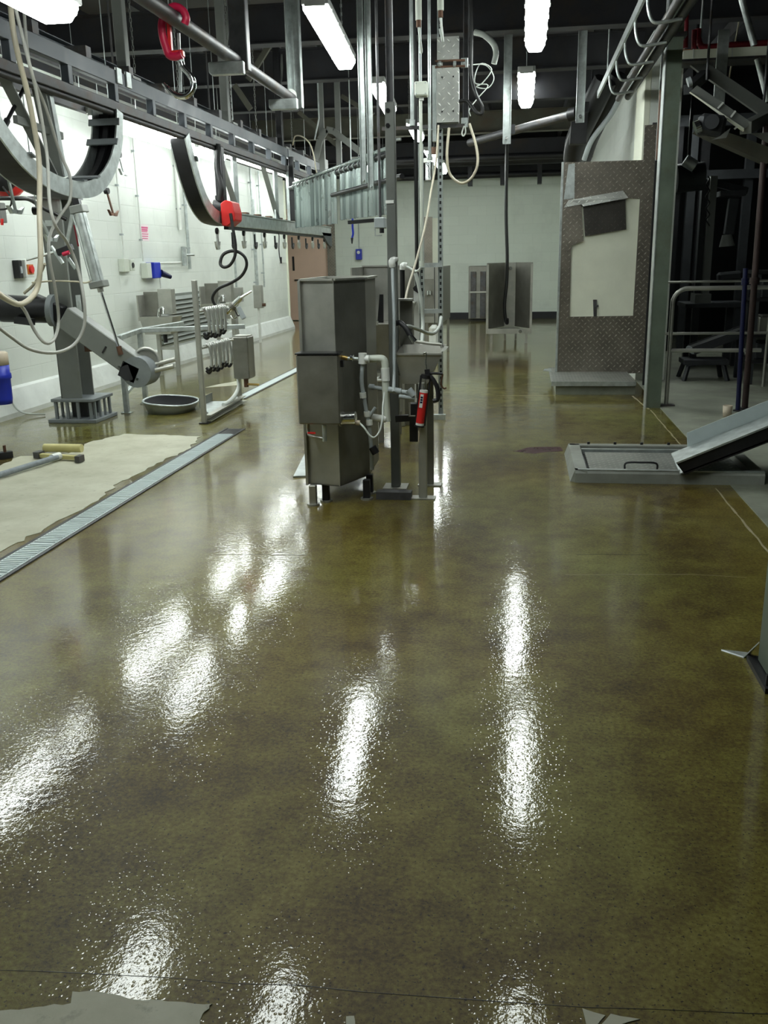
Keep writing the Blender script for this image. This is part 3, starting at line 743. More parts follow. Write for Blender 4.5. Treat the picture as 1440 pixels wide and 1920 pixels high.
hose('small yellow air line from the cylinder foot to the column', [(172, 526, 8.12), (160, 530, 8.1), (140, 528, 8.1), (100, 527, 8.2), (60, 530, 8.2)], 8.2, .008, 'cream_hose')
hose('thick black cable sagging behind the U track', [(-20, 372, 7.6), (30, 372, 7.6), (55, 374, 7.8), (80, 390, 8.1), (105, 402, 8.25), (125, 412, 8.3)], 8.1, .018, 'rubber', 'cable')
hose('thin black cable loop under the red housing at the left edge', [(5, 350, 7.6), (20, 370, 7.6), (20, 385, 7.6), (10, 392, 7.6), (-10, 393, 7.6)], 7.6, .008, 'rubber', 'cable')
hose('white cable lying from the blue drum along the wall foot', [(18, 745, 8.6), (30, 765, 8.6), (48, 775, 8.62), (85, 777, 8.7)], 8.6, .010, 'white_hose', 'cable')
# red housing behind the U track
c = at(12, 335, Y=7.9)
t = thing('trolley_motor', 'red motor cover half hidden behind the U track at the left edge', 'motor', c)
part('cover', MB().lathe([(.0, -.14), (.12, -.13), (.16, -.05), (.16, .08), (.1, .12), (0, .12)], c, (.3, -1, 0), 18), 'red', t)
part('flange', MB().lathe([(0, .12), (.12, .12), (.12, .2), (0, .2)], c, (.3, -1, 0), 16), 'black', t)
part('bracket', B(c.x - .05, c.x + .05, c.y - .02, c.y + .02, c.z + .12, 2.6), 'black_steel', t)
t = thing('valve_block', 'small blue grey valve with red fittings at the left edge', 'valve', at(2, 415, Y=8.6))
part('body', B(*[q for q in (at(-14, 400, Y=8.6).x, at(7, 400, Y=8.6).x)], 8.55, 8.65, at(0, 418, Y=8.6).z, at(0, 380, Y=8.6).z), 'grey_paint', t, .006)
part('fitting', MB().cyl(at(4, 410, Y=8.54), at(4, 422, Y=8.54), .014), 'red', t)

# ------------------------------------------------------------------ things on the left wall
def wbox(name, x0, y0, x1, y1, dep, mat, label, cat, group=None, bevel=.006):
    a0, a1, z0, z1 = wb(x0, y0, x1, y1); return thing(name, label, cat, (XL, (a0 + a1) / 2, z0), group), (a0, a1, z0, z1)
def conduit(label, x, ya, yb_, r=.011, mat='white_plastic', off=.03, x2=None):
    a = at(x, ya, X=XL + off); b = at(x2 or x, yb_, X=XL + off); b.y = a.y
    o = thing('conduit', label, 'pipe', b, 'conduits on the left wall')
    part('tube', MB().cyl(a, b, r, n=10), mat, o)
    k = max(2, int((a.z - b.z) / .5))
    for i in range(k):
        z = b.z + (a.z - b.z) * (i + .5) / k; part('clip', B(XL + .001, XL + off + r, a.y - .02, a.y + .02, z - .012, z + .012), 'grey_plastic', o)
    return o
t, (a0, a1, z0, z1) = wbox('isolator_switch', 32, 487, 47, 520, .1, 'white_plastic', 'white isolator switch with red and yellow knob on the left wall', 'switch')
part('body', B(XL, XL + .10, a0, a1, z0, z1), 'white_plastic', t, .006)
part('yellow_plate', B(XL + .10, XL + .108, a0 + .02, a1 - .02, z0 + .03, z0 + .13), 'orange', t)
part('knob', MB().cyl((XL + .108, (a0 + a1) / 2, z0 + .08), (XL + .13, (a0 + a1) / 2, z0 + .08), .04), 'red', t)
t, (a0, a1, z0, z1) = wbox('switch_box', 24, 488, 31, 522, .1, 'black', 'narrow black switch box left of the red knob switch', 'switch')
part('body', B(XL, XL + .07, a0, a1, z0, z1), 'black', t, .006); part('rocker', B(XL + .07, XL + .08, a0 + .02, a1 - .02, z0 + .05, z0 + .12), 'grey_plastic', t)
t, (a0, a1, z0, z1) = wbox('wall_socket', 222, 485, 232, 510, .1, 'pale_plastic', 'pale two gang wall socket left of the blue socket', 'socket')
part('body', B(XL, XL + .08, a0, a1, z0, z1), 'pale_plastic', t, .006)
b0 = wb(233, 487, 241, 508); part('outlet_body', B(XL, XL + .09, b0[0] + .02, b0[1], b0[2], b0[3]), 'pale_plastic', t, .006)
part('outlet', MB().cyl((XL + .09, (b0[0] + b0[1]) / 2, (b0[2] + b0[3]) / 2), (XL + .1, (b0[0] + b0[1]) / 2, (b0[2] + b0[3]) / 2), .035), 'black', t)
t, (a0, a1, z0, z1) = wbox('wall_socket', 264, 493, 272, 522, .1, 'pale_plastic', 'pale socket box with bright blue plug socket below the pink sign', 'socket')
part('body', B(XL, XL + .10, a0, a1, z0, z1), 'pale_plastic', t, .006)
b0 = wb(273, 492, 286, 522); part('blue_box', B(XL, XL + .13, b0[0], b0[1], b0[2], b0[3]), 'blue', t, .01)
part('plug', MB().cyl((XL + .12, b0[1], b0[2] + .07), (XL + .2, b0[1] + .16, b0[2] + .01), .05, .03), 'dark_blue', t)
t, (a0, a1, z0, z1) = wbox('notice_sign', 262, 421, 278, 452, .01, 'sign_white', 'small white notice with pink lettering on the left wall', 'sign')
part('plate', B(XL, XL + .006, a0, a1, z0, z1), 'sign_white', t)
for i in range(6):
    zz = z1 - .03 - i * (z1 - z0 - .04) / 6; e = .02 + .03 * ((i * 7) % 3) / 2
    part('text_line', B(XL + .006, XL + .008, a0 + e, a1 - e, zz - (.025 if i < 2 else .012), zz), 'sign_pink', t)
conduit('thin white conduit left of the pink sign running down to the blue socket', 247, 240, 490, .011, x2=268)
conduit('thin white conduit running down to the pale socket', 216, 300, 485, .011, x2=230)
conduit('wide white trunking left of the descending track', 326, 270, 430, .03, 'white_plastic', .04)
o = conduit('grey galvanised water pipe with valve on the left wall', 338, 260, 505, .024, 'galvanised', .05, 346)
pv = at(345, 478, X=XL + .06)
part('valve', MB().cyl(pv + Vector((0, 0, -.16)), pv + Vector((0, 0, .12)), .04), 'galvanised', o)
part('valve_handle', MB().cyl(pv + Vector((0, -.02, 0)), pv + Vector((.08, .22, 0)), .018), 'galvanised', o)
part('branch_pipe', MB().tube([at(340, 492, X=XL + .04), at(300, 493, X=XL + .04), at(298, 498, X=XL + .04), at(302, 545, X=XL + .04)], .011, 8, False), 'white_plastic', o)
conduit('dark steel conduit behind the hooks left of the tan door', 468, 310, 560, .018, 'galvanised', .05, 478)
conduit('second steel conduit behind the hook rail', 484, 320, 540, .016, 'galvanised', .05, 482)
# louvred panel
a0, a1, z0, z1 = wb(318, 574, 383, 655); z0 = .32; z1 = 1.05; a0 = 12.9; a1 = 16.0
t = thing('louvre_panel', 'grey louvred vent panel low on the left wall behind the wash basin', 'vent', (XL, (a0 + a1) / 2, z0))
part('frame', B(XL, XL + .02, a0, a1, z0, z1), 'louvre', t)
for i in range(10):
    zz = z0 + .03 + i * (z1 - z0 - .05) / 10
    part('slat', MB().prism([(XL + .02, a0, zz), (XL + .06, a0, zz), (XL + .02, a0, zz + .05)], (0, a1 - a0, 0)), 'louvre', t)
# wash basins by the wall
def basin(label, xa, ya, xb, yb_, Y, legs=True, tall=True):
    x0, x1, z0, z1 = fb(xa, ya, xb, yb_, Y); t = thing('wash_basin', label, 'basin', ((x0 + x1) / 2, Y, z0)); w_ = x1 - x0
    zm = z0 + (z1 - z0) * .40
    part('bowl', MB().add([(x0 + .05, Y, z0), (x1 - .06, Y, z0), (x1 - .06, Y + .25, z0), (x0 + .05, Y + .25, z0), (x0, Y - .04, zm), (x1, Y - .04, zm), (x1, Y + .32, zm), (x0, Y + .32, zm)],
         [(3, 2, 1, 0), (0, 1, 5, 4), (1, 2, 6, 5), (2, 3, 7, 6), (3, 0, 4, 7), (4, 5, 6, 7)]), 'stainless', t)
    part('splashback', B(x0 - .02, x0 + w_ * .42, Y + .22, Y + .25, zm, z1 - .02), 'stainless_dull', t, .004)
    part('splash_side', B(x0 - .03, x0 - .01, Y - .0, Y + .25, zm - .05, z1 - .06), 'stainless', t)
    part('soap_box', B(x0 + w_ * .5, x0 + w_ * .92, Y + .08, Y + .22, zm + .03, z1 + .02), 'stainless', t, .006)
    part('tap', MB().tube([(x0 + w_ * .5, Y + .05, zm), (x0 + w_ * .55, Y + .05, zm + .1), (x0 + w_ * .7, Y - .0, zm + .12), (x0 + w_ * .72, Y - .02, zm + .04)], .018), 'chrome', t)
    part('waste_pipe', MB().cyl((x0 + w_ * .6, Y + .12, z0), (x0 + w_ * .6, Y + .12, z0 - .12), .03), 'black', t)
    if legs:
        for fx in (.30, .82): part('leg', B(x0 + w_ * fx, x0 + w_ * fx + .05, Y + .15, Y + .2, 0, z0), 'stainless', t)
        part('leg_tie', B(x0 + w_ * .3, x0 + w_ * .82, Y + .16, Y + .18, .35, .39), 'stainless', t)
    return t
basin('small stainless wash basin with two upright boxes in front of the louvre panel', 262, 545, 325, 627, 11.9)
basin('stainless wash basin behind the hook stand', 378, 529, 436, 598, 13.3)
t = thing('sterilizer_box', 'slim stainless sterilizer box on the wall behind the air tool', 'box', at(440, 560, Y=16), 'sterilizer boxes on the far wall')
x0, x1, z0, z1 = fb(432, 539, 452, 566, 16.); part('body', B(x0, x1, 16, 16.15, z0, z1), 'stainless', t, .006); part('pipe', MB().cyl(((x0 + x1) / 2, 16.07, z1), ((x0 + x1) / 2, 16.07, 2.6), .02), 'galvanised', t); part('stand', B(x0 + .05, x0 + .09, 16.05, 16.09, 0, z0), 'stainless', t)
t = thing('sterilizer_box', 'slim stainless sterilizer box with pipe, nearest the tan door', 'box', at(483, 578, Y=17), 'sterilizer boxes on the far wall')
x0, x1, z0, z1 = fb(475, 535, 490, 578, 17.); part('body', B(x0, x1, 17, 17.15, z0, z1), 'stainless', t, .006); part('pipe', MB().cyl(((x0 + x1) / 2, 17.07, z1), ((x0 + x1) / 2, 17.07, 2.6), .02), 'galvanised', t); part('stand', B(x0 + .05, x0 + .09, 17.05, 17.09, 0, z0), 'white_plastic', t); part('knob', MB().cyl((x1, 17.05, z0 + .06), (x1 + .06, 17.05, z0 + .06), .03), 'rust', t)
t = thing('paper_tag', 'white paper tag hanging on a cord near the tan door', 'tag', at(530, 508, Y=11.5))
part('card', MB().prism([at(523, 492, Y=11.5), at(537, 493, Y=11.5), at(538, 508, Y=11.5), at(526, 508, Y=11.5)], (0, .004, 0)), 'white_plastic', t)
part('cord', MB().tube([at(526, 492, Y=11.5), at(523, 470, Y=11.5), at(523, 440, Y=11.5), Vector((XT - .045, at(523, 425, Y=11.5).y, 1.83))], .006), 'black', t)
part('clip', MB().bar(at(527, 494, Y=11.49), at(527, 482, Y=11.49), .02, .01), 'black', t)

# ------------------------------------------------------------------ frame table beside the saw stand
t = thing('frame_table', 'low galvanised tubular table frame to the right of the saw head', 'frame', at(276, 757, Z=0))
za = .80
def fl(x, y): return at(x, y, Z=0)
l1 = fl(274, 757); l2 = fl(222, 775); l2 = Vector((-4.05, 8.9, 0))
l3 = Vector((-3.05, 9.75, 0))
for p in (l1, l2): part('leg', B(p.x - .025, p.x + .025, p.y - .025, p.y + .025, .008, za), 'galvanised', t, .004); part('foot', B(p.x - .05, p.x + .05, p.y - .04, p.y + .04, 0, .01), 'galvanised', t)
part('top_rail', MB().bar((l1.x, l1.y, za), (-3.06, 10.0, za), .05, .05), 'galvanised', t, .004)
part('top_rail', MB().bar((l1.x, l1.y, za), (-4.02, 10.6, za + .0), .05, .05), 'galvanised', t, .004)
part('top_rail', MB().bar((l2.x, l2.y, za - .02), (l1.x, l1.y, za), .05, .05), 'galvanised', t, .004)
part('low_rail', MB().bar((l2.x, l2.y, .2), (l1.x, l1.y, .34), .04, .04), 'galvanised', t, .004)
# blue drum
x0, x1, z0, z1 = fb(-25, 660, 20, 757, 7.6)
cx = (x0 + x1) / 2; r = (x1 - x0) / 2 * .95
t = thing('filter_housing', 'blue drum shaped filter with cream cap hanging at the left edge', 'filter', (cx, 7.6, z0))
part('bowl', MB().lathe([(0, 0), (r * .82, 0), (r * .88, .05), (r * .9, .22), (r, .23), (r, .27), (r * .92, .28), (r * .92, z1 - z0 - .115), (0, z1 - z0 - .115)], (cx, 7.6, z0), None, 24), 'blue', t)
part('cap', MB().lathe([(0, z1 - z0 - .115), (r * .93, z1 - z0 - .115), (r * .93, z1 - z0 - .01), (r * .8, z1 - z0), (0, z1 - z0)], (cx, 7.6, z0), None, 24), 'cream_lid', t)
part('hanger_pipe', MB().cyl((cx, 7.6, z1 - .01), (cx, 7.6, 2.62), .02), 'cream_hose', t)
part('bracket', B(cx - .02, cx + .02, 7.58, 7.62, z0 - .0, z0 + .01), 'blue', t)

# ------------------------------------------------------------------ floor basin and hook stand
c = (fl(280, 768) + fl(372, 768)) / 2; c.y -= .05
t = thing('floor_basin', 'oval basin with bright rim and black inside lying on the wet floor', 'basin', (c.x, c.y, 0))
def oval(a, b, z, n=28, p=2.6):
    out = []
    for k in range(n):
        q = 2 * math.pi * k / n; cx_, s_ = math.cos(q), math.sin(q)
        out.append((c.x + a * math.copysign(abs(cx_) ** (2 / p), cx_), c.y + b * math.copysign(abs(s_) ** (2 / p), s_), z + (.05 * (cx_ * -.5 + .5) if z > .01 else 0)))
    return out
n = 28
def shell(rings):
    m = MB(); vs = sum(rings, []); fs = []
    for i in range(len(rings) - 1):
        for k in range(n): fs.append((i * n + k, i * n + (k + 1) % n, (i + 1) * n + (k + 1) % n, (i + 1) * n + k))
    fs.append(tuple(range((len(rings) - 1) * n, len(rings) * n)))
    return m.add(vs, fs, True)
part('outer', shell([oval(.26, .33, .075), oval(.22, .28, -.0)]), 'grey_plastic', t)
part('inside', shell([oval(.252, .322, .078), oval(.20, .26, .012)]), 'matte_black', t)
part('rim', MB().tube([Vector(q) for q in oval(.26, .33, .078)] + [Vector(oval(.26, .33, .078)[0])], .012, 8, False), 'galvanised', t)
t = thing('hook_stand', 'upright stand with two bunches of hooks and a stainless box, on a floor frame', 'stand', (-2.99, 8.3, 0))
pz = at(377, 525, Y=8.32).z
part('post', B(-3.03, -2.985, 8.30, 8.345, 0, pz), 'stainless', t, .004)
part('post_foot', B(-3.05, -2.96, 8.28, 8.37, 0, .012), 'black', t)
yb2 = 9.63
part('rear_post', B(-3.07, -3.03, yb2 - .02, yb2 + .02, 0, .45), 'stainless', t)
part('floor_angle', MB().channel((-3.0, 8.33, .05), (-3.04, yb2, .05), .06, .06, .006), 'stainless', t)
part('floor_tray', MB().prism([(-3.02, 8.5, .06), (-3.25, 8.9, .06), (-3.25, 9.25, .06), (-3.04, 9.3, .06)], (0, 0, .012)), 'galvanised', t)
part('tray_lip', MB().prism([(-3.25, 8.9, .06), (-3.25, 9.3, .06), (-3.25, 9.3, .16), (-3.25, 8.9, .16)], (-.01, 0, 0)), 'grey_paint', t)
part('drain_hose', MB().tube([(-3.05, yb2 - .03, .32), (-3.03, yb2 - .1, .18), (-3.0, 9.2, .11), (-3.0, 8.9, .09)], .022), 'white_hose', t)
for k, (xa, ya, xb, nh, Lh) in enumerate(((392, 584, 427, 10, .20), (394, 653, 430, 11, .19))):
    pa = at(xa, ya, Y=8.33); pb = at(xb, ya - 2, Y=8.9); pa.x = -2.99; pb.x = -2.99 + .03; pb.y = 9.1; pb.z = pa.z
    part('hook_bar', MB().cyl((-2.99, 8.34, pa.z), (-2.97, 9.25, pb.z), .012), 'stainless', t)
    for i in range(nh):
        q = Vector((-2.985, 8.46 + i * .062, pa.z)); h_ = Lh + .05 * ((i * 5) % 3) / 3
        hk = thing('gambrel_hook', '%s hook of the %s bunch on the hook stand, counted from the post' % (ord_[i], ('upper', 'lower')[k]), 'hook', q + Vector((0, 0, -h_)), 'hooks on the hook stand')
        sx_ = .012 * (-1) ** i
        part('shank', MB().tube([q + Vector((-.03, 0, .0)), q + Vector((0, 0, .022)), q + Vector((.03, 0, .0)), q + Vector((.034 + sx_, .0, -h_ * .6)), q + Vector((.03 + sx_, 0, -h_))], .014, 6), 'hook_steel', hk)
        part('tip', MB().tube([q + Vector((.03 + sx_, 0, -h_)), q + Vector((.0 + sx_, .01, -h_ - .035)), q + Vector((-.03 + sx_, .012, -h_ - .01))], .014, 6), 'black_steel', hk)
x0, x1, z0, z1 = fb(436, 632, 466, 711, 9.45)
bx = part('wash_box', B(x0, x1, 9.45, 9.68, z0, z1), 'stainless_dull', t, .01)
part('box_lid', B(x0 + .01, x1 - .01, 9.47, 9.66, z1, z1 + .012), 'stainless', bx)
part('drain_valve', MB().cyl((x0 + .12, 9.5, z0), (x0 + .12, 9.5, z0 - .09), .025), 'rust', bx)
part('valve_lever', MB().cyl((x0 + .12, 9.5, z0 - .06), (x0 + .27, 9.46, z0 - .06), .012), 'brass', bx)
# air tool hanging at the hose end
Yt = c.y = 9.1
t = thing('air_tool', 'chrome pistol shaped air tool hanging on the black hose', 'tool', at(430, 590, Y=Yt))
part('barrel', MB().cyl(at(424, 585, Y=Yt), at(452, 558, Y=Yt), .035, .026), 'chrome', t)
part('nozzle', MB().cyl(at(452, 558, Y=Yt), at(472, 546, Y=Yt), .014, .008), 'chrome', t)
part('handle', MB().bar(at(446, 575, Y=Yt), at(458, 598, Y=Yt), .03, .05), 'grey_plastic', t, .008)
part('trigger_guard', MB().tube([at(440, 580, Y=Yt), at(446, 592, Y=Yt), at(452, 588, Y=Yt)], .006), 'black', t)
part('collar', MB().cyl(at(433, 577, Y=Yt), at(438, 571, Y=Yt), .042), 'stainless_dull', t)
part('hose_joint', MB().cyl(at(415, 586, Y=Yt), at(426, 583, Y=Yt), .03), 'black', t)
part('clip', MB().tube([at(432, 592, Y=Yt), at(436, 597, Y=Yt), at(444, 594, Y=Yt)], .009), 'chrome', t)

# ------------------------------------------------------------------ drains
def drain(label, x0, x1, y0, y1, seg, gap=0):
    t = thing('drain_channel', label, 'drain', ((x0 + x1) / 2, (y0 + y1) / 2, 0))
    part('edge_frame', B(x0 - .025, x0, y0, y1 + gap, -.03, .008), 'black_steel', t)
    part('edge_frame', B(x1, x1 + .02, y0, y1 + gap, -.03, .008), 'galvanised_dark', t)
    if gap: part('open_end', B(x0, x1, y1, y1 + gap, -.03, .004), 'black', t)
    y = y0
    while y < y1 - .05:
        e = min(y1, y + seg) - .006
        c_ = part('cover', B(x0 + .002, x1 - .002, y, e, -.02, .010), 'drain_steel', t)
        if y1 < 9:
            m = MB(); k = int((e - y) / .03)
            for i in range(k): m.box(x0 + .012, x1 - .012, y + i * .03 + .006, y + i * .03 + .020, .010, .014)
            part('grip_rib', m, 'drain_steel', c_, kind='stuff')
        y += seg
drain('long galvanised floor drain with ribbed covers in front of the pale floor patch', -2.685, -2.535, 3.0, 7.75, .5, .3)
drain('far floor drain running from the hook stand towards the back', -3.20, -3.09, 9.9, 17.5, 1.0)
# ------------------------------------------------------------------ squeegee and bar on the patch
a, b = fl(70, 858), fl(157, 862); a.z = b.z = .05
t = thing('paint_roller', 'paint roller with yellow sleeve and grey splattered handle on the pale patch', 'roller', (a + b) / 2)
part('sleeve', MB().cyl(fl(85, 853) + Vector((0, 0, .06)), fl(155, 854) + Vector((0, 0, .06)), .034), 'yellow', t)
part('frame_bar', MB().bar(fl(70, 860) + Vector((0, 0, .03)), fl(156, 866) + Vector((0, 0, .03)), .04, .03), 'yellow', t)
part('end_clamp', MB().bar(fl(68, 862) + Vector((0, 0, .035)), fl(80, 858) + Vector((0, 0, .035)), .05, .05), 'galvanised_dark', t)
part('end_clamp', MB().bar(fl(145, 870) + Vector((0, 0, .035)), fl(155, 866) + Vector((0, 0, .035)), .04, .05), 'galvanised_dark', t)
part('handle', MB().cyl(fl(108, 866) + Vector((0, 0, .04)), fl(-60, 917) + Vector((0, 0, .03)), .022), 'roller', t)
part('blue_socket', MB().cyl(fl(113, 864) + Vector((0, 0, .04)), fl(98, 868) + Vector((0, 0, .04)), .03), 'white_plastic', t)
a = fl(20, 857)
t = thing('scraper', 'dark scraper head lying at the left picture edge', 'scraper', a)
part('blade', MB().bar(fl(24, 858) + Vector((0, 0, .03)), fl(-40, 866) + Vector((0, 0, .03)), .06, .05), 'black_steel', t)
part('clamp', MB().cyl(fl(11, 860) + Vector((0, 0, .05)), fl(11, 860) + Vector((0, 0, .11)), .012), 'rust', t)
# ================================================================== overhead things
pt = at(540, 180, Z=2.95); XP = pt.x
def onp(x, y): return at(x, y, X=XP)
t = thing('pipe_rail', 'worn round steel pipe rail running overhead beside the red clamp hook', 'pipe', (XP, 6.5, 2.92))
part('pipe', MB().cyl((XP, 3.6, 2.95), (XP, onp(545, 185).y + .05, 2.95), .045, n=18), 'galvanised_dark', t)
for px_, yy, dy in ((420, 118, 0), (528, 192, 0)):
    y_ = onp(px_, yy).y
    sd = part('saddle', MB().prism([(XP - .12, y_, 2.89), (XP + .14, y_, 2.89), (XP + .14, y_, 2.80), (XP - .10, y_, 2.80), (XP - .12, y_, 2.82)], (0, .05, 0)), 'galvanised', t, .006)
y_ = onp(533, 160).y
part('end_disc', MB().lathe([(0, -.01), (.06, -.01), (.06, .01), (0, .01)], (XP - .02, y_ + .3, 2.98), (0, 1, 0), 20), 'white_plastic', t)
for (xa, xb, yb_, mat, lb) in ((433, 466, 135, 'galvanised_dark', 'brownish square drop post holding the pipe rail'), (539, 565, 203, 'galvanised', 'galvanised channel drop post at the far end of the pipe rail')):
    y_ = onp((xa + xb) / 2, yb_ - 25).y - .06
    x0, x1, z0, z1 = fb(xa, 20, xb, yb_, y_)
    o = thing('drop_post', lb, 'post', ((x0 + x1) / 2, y_, z0))
    if mat == 'galvanised_dark':
        part('tube', B(x0, x1, y_ - .05, y_ + .04, z0, ZC), mat, o, .006)
    else:
        part('channel', MB().box(x0, x1, y_ + .02, y_ + .028, z0, ZC).box(x0, x0 + .008, y_ - .05, y_ + .02, z0, ZC).box(x1 - .008, x1, y_ - .05, y_ + .02, z0, ZC), mat, o)
        part('fold', B(x0 + .04, x0 + .055, y_ - .0, y_ + .02, z0, ZC), mat, o)
# red beam clamp with hook
yc = onp(328, 45).y
t = thing('clamp_hook', 'red C shaped clamp with a shiny steel hook hanging on the pipe rail', 'hook', at(340, 183, Y=yc))
r_ = [(346, 45), (349, 34), (343, 20), (330, 13), (317, 17), (307, 32), (303, 50), (306, 72), (312, 92), (318, 104), (330, 106), (341, 102)]
part('clamp', MB().tube([at(x, y, Y=yc - .02) for x, y in r_], .024, 10), 'pink_red', t)
part('clamp_web', MB().prism([at(x, y, Y=yc - .015) for x, y in ((312, 40), (318, 42), (322, 100), (316, 100))], (0, .03, 0)), 'red', t)
part('foot', MB().bar(at(318, 104, Y=yc), at(345, 101, Y=yc), .05, .045), 'red', t, .008)
part('swivel', MB().cyl(at(338, 106, Y=yc), at(339, 116, Y=yc), .022), 'galvanised', t)
part('hook', MB().tube([at(x, y, Y=yc) for x, y in ((339, 112), (343, 126), (354, 138), (362, 152), (361, 168), (351, 179), (338, 181), (324, 175), (312, 163), (305, 155))], [.019] * 8 + [.012, .006], 10), 'chrome', t)
part('hook_plate', MB().prism([at(332, 62, Y=yc + .03), at(337, 62, Y=yc + .03), at(341, 172, Y=yc + .03), at(336, 172, Y=yc + .03)], (0, .008, 0)), 'galvanised', t)
# chains
LINK = None
def chain(label, x, y0, y1, Y, top=None, x2=None):
    a = at(x, y0, Y=Y); b = at(x2 or x, y1, Y=Y); a.x = b.x
    if top: a.z = top
    m = MB(); n = max(3, int((a.z - b.z) / .032))
    for i in range(n):
        z = b.z + .016 + i * .032; q = Vector((a.x, a.y, z)); h = .02; w_ = .007
        pts = [(-w_, -h * .6), (-w_, h * .6), (0, h), (w_, h * .6), (w_, -h * .6), (0, -h), (-w_, -h * .6)]
        m.tube([q + (Vector((u, 0, v)) if i % 2 else Vector((0, u, v))) for u, v in pts], .0028, 4, False, caps=False)
    o = solid('chain', m, 'grey_paint', label, 'chain', 'steel chains hanging from the roof'); return o
chain('thin steel chain left of the red clamp, ending on the overhead rail', 253, 20, 136, 7.35, ZC)
chain('steel chain hanging behind the chrome hook', 335, 60, 174, 8.4, ZC)
chain('steel chain behind the brownish drop post', 435, 135, 228, 9.75, ZC)
chain('steel chain between the two drop posts of the pipe rail', 481, 160, 246, 10.6, ZC)
chain('steel chain below the galvanised drop post, at the rail end', 548, 205, 268, 12.6, ZC)
chain('fine chain holding the big centre light at its right edge', 641, 0, 70, 8.3, ZC)
chain('short chain above the third centre light', 767, 180, 235, 13.6, ZC)
# strip curtain
A = Vector((-2.91, 11.9, 2.39)); Bq = Vector((-1.18, 8.45, 2.39))
dv = (Bq - A).normalized(); nv = Vector((dv.y, -dv.x, 0)); 
t = thing('strip_curtain', 'pale green grey corrugated strip curtain hanging from a black bar', 'curtain', (A + Bq) / 2 - Vector((0, 0, .48)))
part('top_bar', MB().cyl(A - dv * .12, Bq + dv * .1, .028), 'black_steel', t)
part('cover_roll', MB().cyl(A + Vector((0, 0, .045)) + dv * .1, Bq + Vector((0, 0, .045)), .022), 'strip', t)
Ltot = (Bq - A).length; NS = 44
for i in range(NS):
    s0 = .12 + (Ltot - .18) * i / NS; wv = (Ltot - .18) / NS
    far = s0 < Ltot * .55
    zt = 2.40; zb = 1.895 - .05 * (s0 / Ltot) + (.035 if not far else 0) + .012 * ((i * 7) % 5) / 5
    off = nv * (.0 if far else -.03)
    vs = []; fs = []
    for k in range(5):
        u = k / 4; q = A + dv * (s0 + wv * u * .97) + off + nv * (.030 * math.sin(math.pi * u) * (1 if i % 3 else .5) + .012 * ((i * 5) % 4) / 4)
        vs += [(q.x, q.y, zt), (q.x + nv.x * .006, q.y + nv.y * .006, zb)]
    for k in range(4): fs.append((2 * k, 2 * k + 1, 2 * k + 3, 2 * k + 2))
    m = MB().add(vs, fs)
    back = [Vector(v) - nv * .004 for v in m.v]; nb_ = len(m.v)
    m.add(back, [tuple(reversed(f)) for f in fs]); m.add([m.v[0], m.v[1], back[1], back[0]], [(0, 3, 2, 1)]); m.add([m.v[8], m.v[9], back[9], back[8]], [(0, 1, 2, 3)])
    part('strip', m, 'strip_dark' if i % 5 in (1, 4) else 'strip', t)
    if i % 2 == 0: part('grip_ring', MB().cyl(A + dv * s0 + Vector((0, 0, .0)), A + dv * (s0 + .03), .036, n=10), 'strip', t)
q0 = A + dv * (Ltot * .55) + nv * .06; q1 = Bq + dv * .5 + nv * .06; q0.z = q1.z = 2.16
part('lower_bar', MB().cyl(q0, q1, .022), 'black_steel', t)
# two bright struts dropping in front of the curtain
for (x, yb_, Y, lb) in ((682, 345, 8.6, 'shorter of the two bright galvanised struts in front of the strip curtain'), (696, 356, 8.5, 'longer of the two bright galvanised struts, with thin wire below')):
    p = at(x, yb_, Y=Y); o = thing('hanging_strut', lb, 'strut', p)
    part('channel', MB().box(p.x - .025, p.x + .025, Y + .02, Y + .024, p.z, ZC).box(p.x - .025, p.x - .021, Y - .02, Y + .02, p.z, ZC).box(p.x + .021, p.x + .025, Y - .02, Y + .02, p.z, ZC), 'galvanised', o)
    part('end_bolt', MB().cyl(p + Vector((0, -.03, .03)), p + Vector((0, .03, .03)), .01), 'galvanised', o)
    if x == 696: part('wire', MB().cyl(p, at(698, 380, Y=Y), .003, n=6), 'galvanised', o)
# bent frame behind the curtain
t = thing('bent_frame', 'bent grey angle frame rising behind the strip curtain', 'frame', at(605, 330, Y=12.8))
fr = [at(592, 300, Y=12.8), at(600, 262, Y=12.8), at(612, 243, Y=12.8), at(625, 246, Y=12.8), at(680, 288, Y=12.8)]
for a, b in zip(fr[:-1], fr[1:]): part('angle', MB().bar(a, b, .05, .08), 'grey_paint', t)
for x, ya, yb_ in ((606, 250, 328), (637, 175, 330)):
    a = at(x, ya, Y=12.9); b = at(x, yb_, Y=12.9); a.x = b.x; part('upright', MB().bar((b.x, b.y, ZC), b, .07, .06, (0, 1, 0)), 'grey_paint', t)
part('tie_rod', MB().cyl(at(598, 222, Y=12.75), at(590, 262, Y=12.75), .01), 'galvanised', t)
part('tie_rod', MB().cyl(at(598, 222, Y=12.75), (at(598, 222, Y=12.75).x, 12.75, ZC), .01), 'galvanised', t)
hose('thin beige cable arching over the end of the overhead rail', [(549, 272, 12.2), (553, 256, 12.1), (566, 256, 12.0), (580, 268, 11.9), (588, 290, 11.8), (592, 315, 11.8), (596, 340, 11.8)], 12, .008, 'cream_hose', 'cable')
# diamond braces in the roof
for i, (xa, ya, xb, yb_, Y) in enumerate(((465, 150, 505, 85, 11.2), (440, 160, 470, 205, 11.2), (560, 210, 640, 280, 14.2), (700, 215, 640, 180, 14.2))):
    struct('roof_brace', MB().bar(at(xa, ya, Y=Y), at(xb, yb_, Y=Y), .05, .06), 'beam_brown')

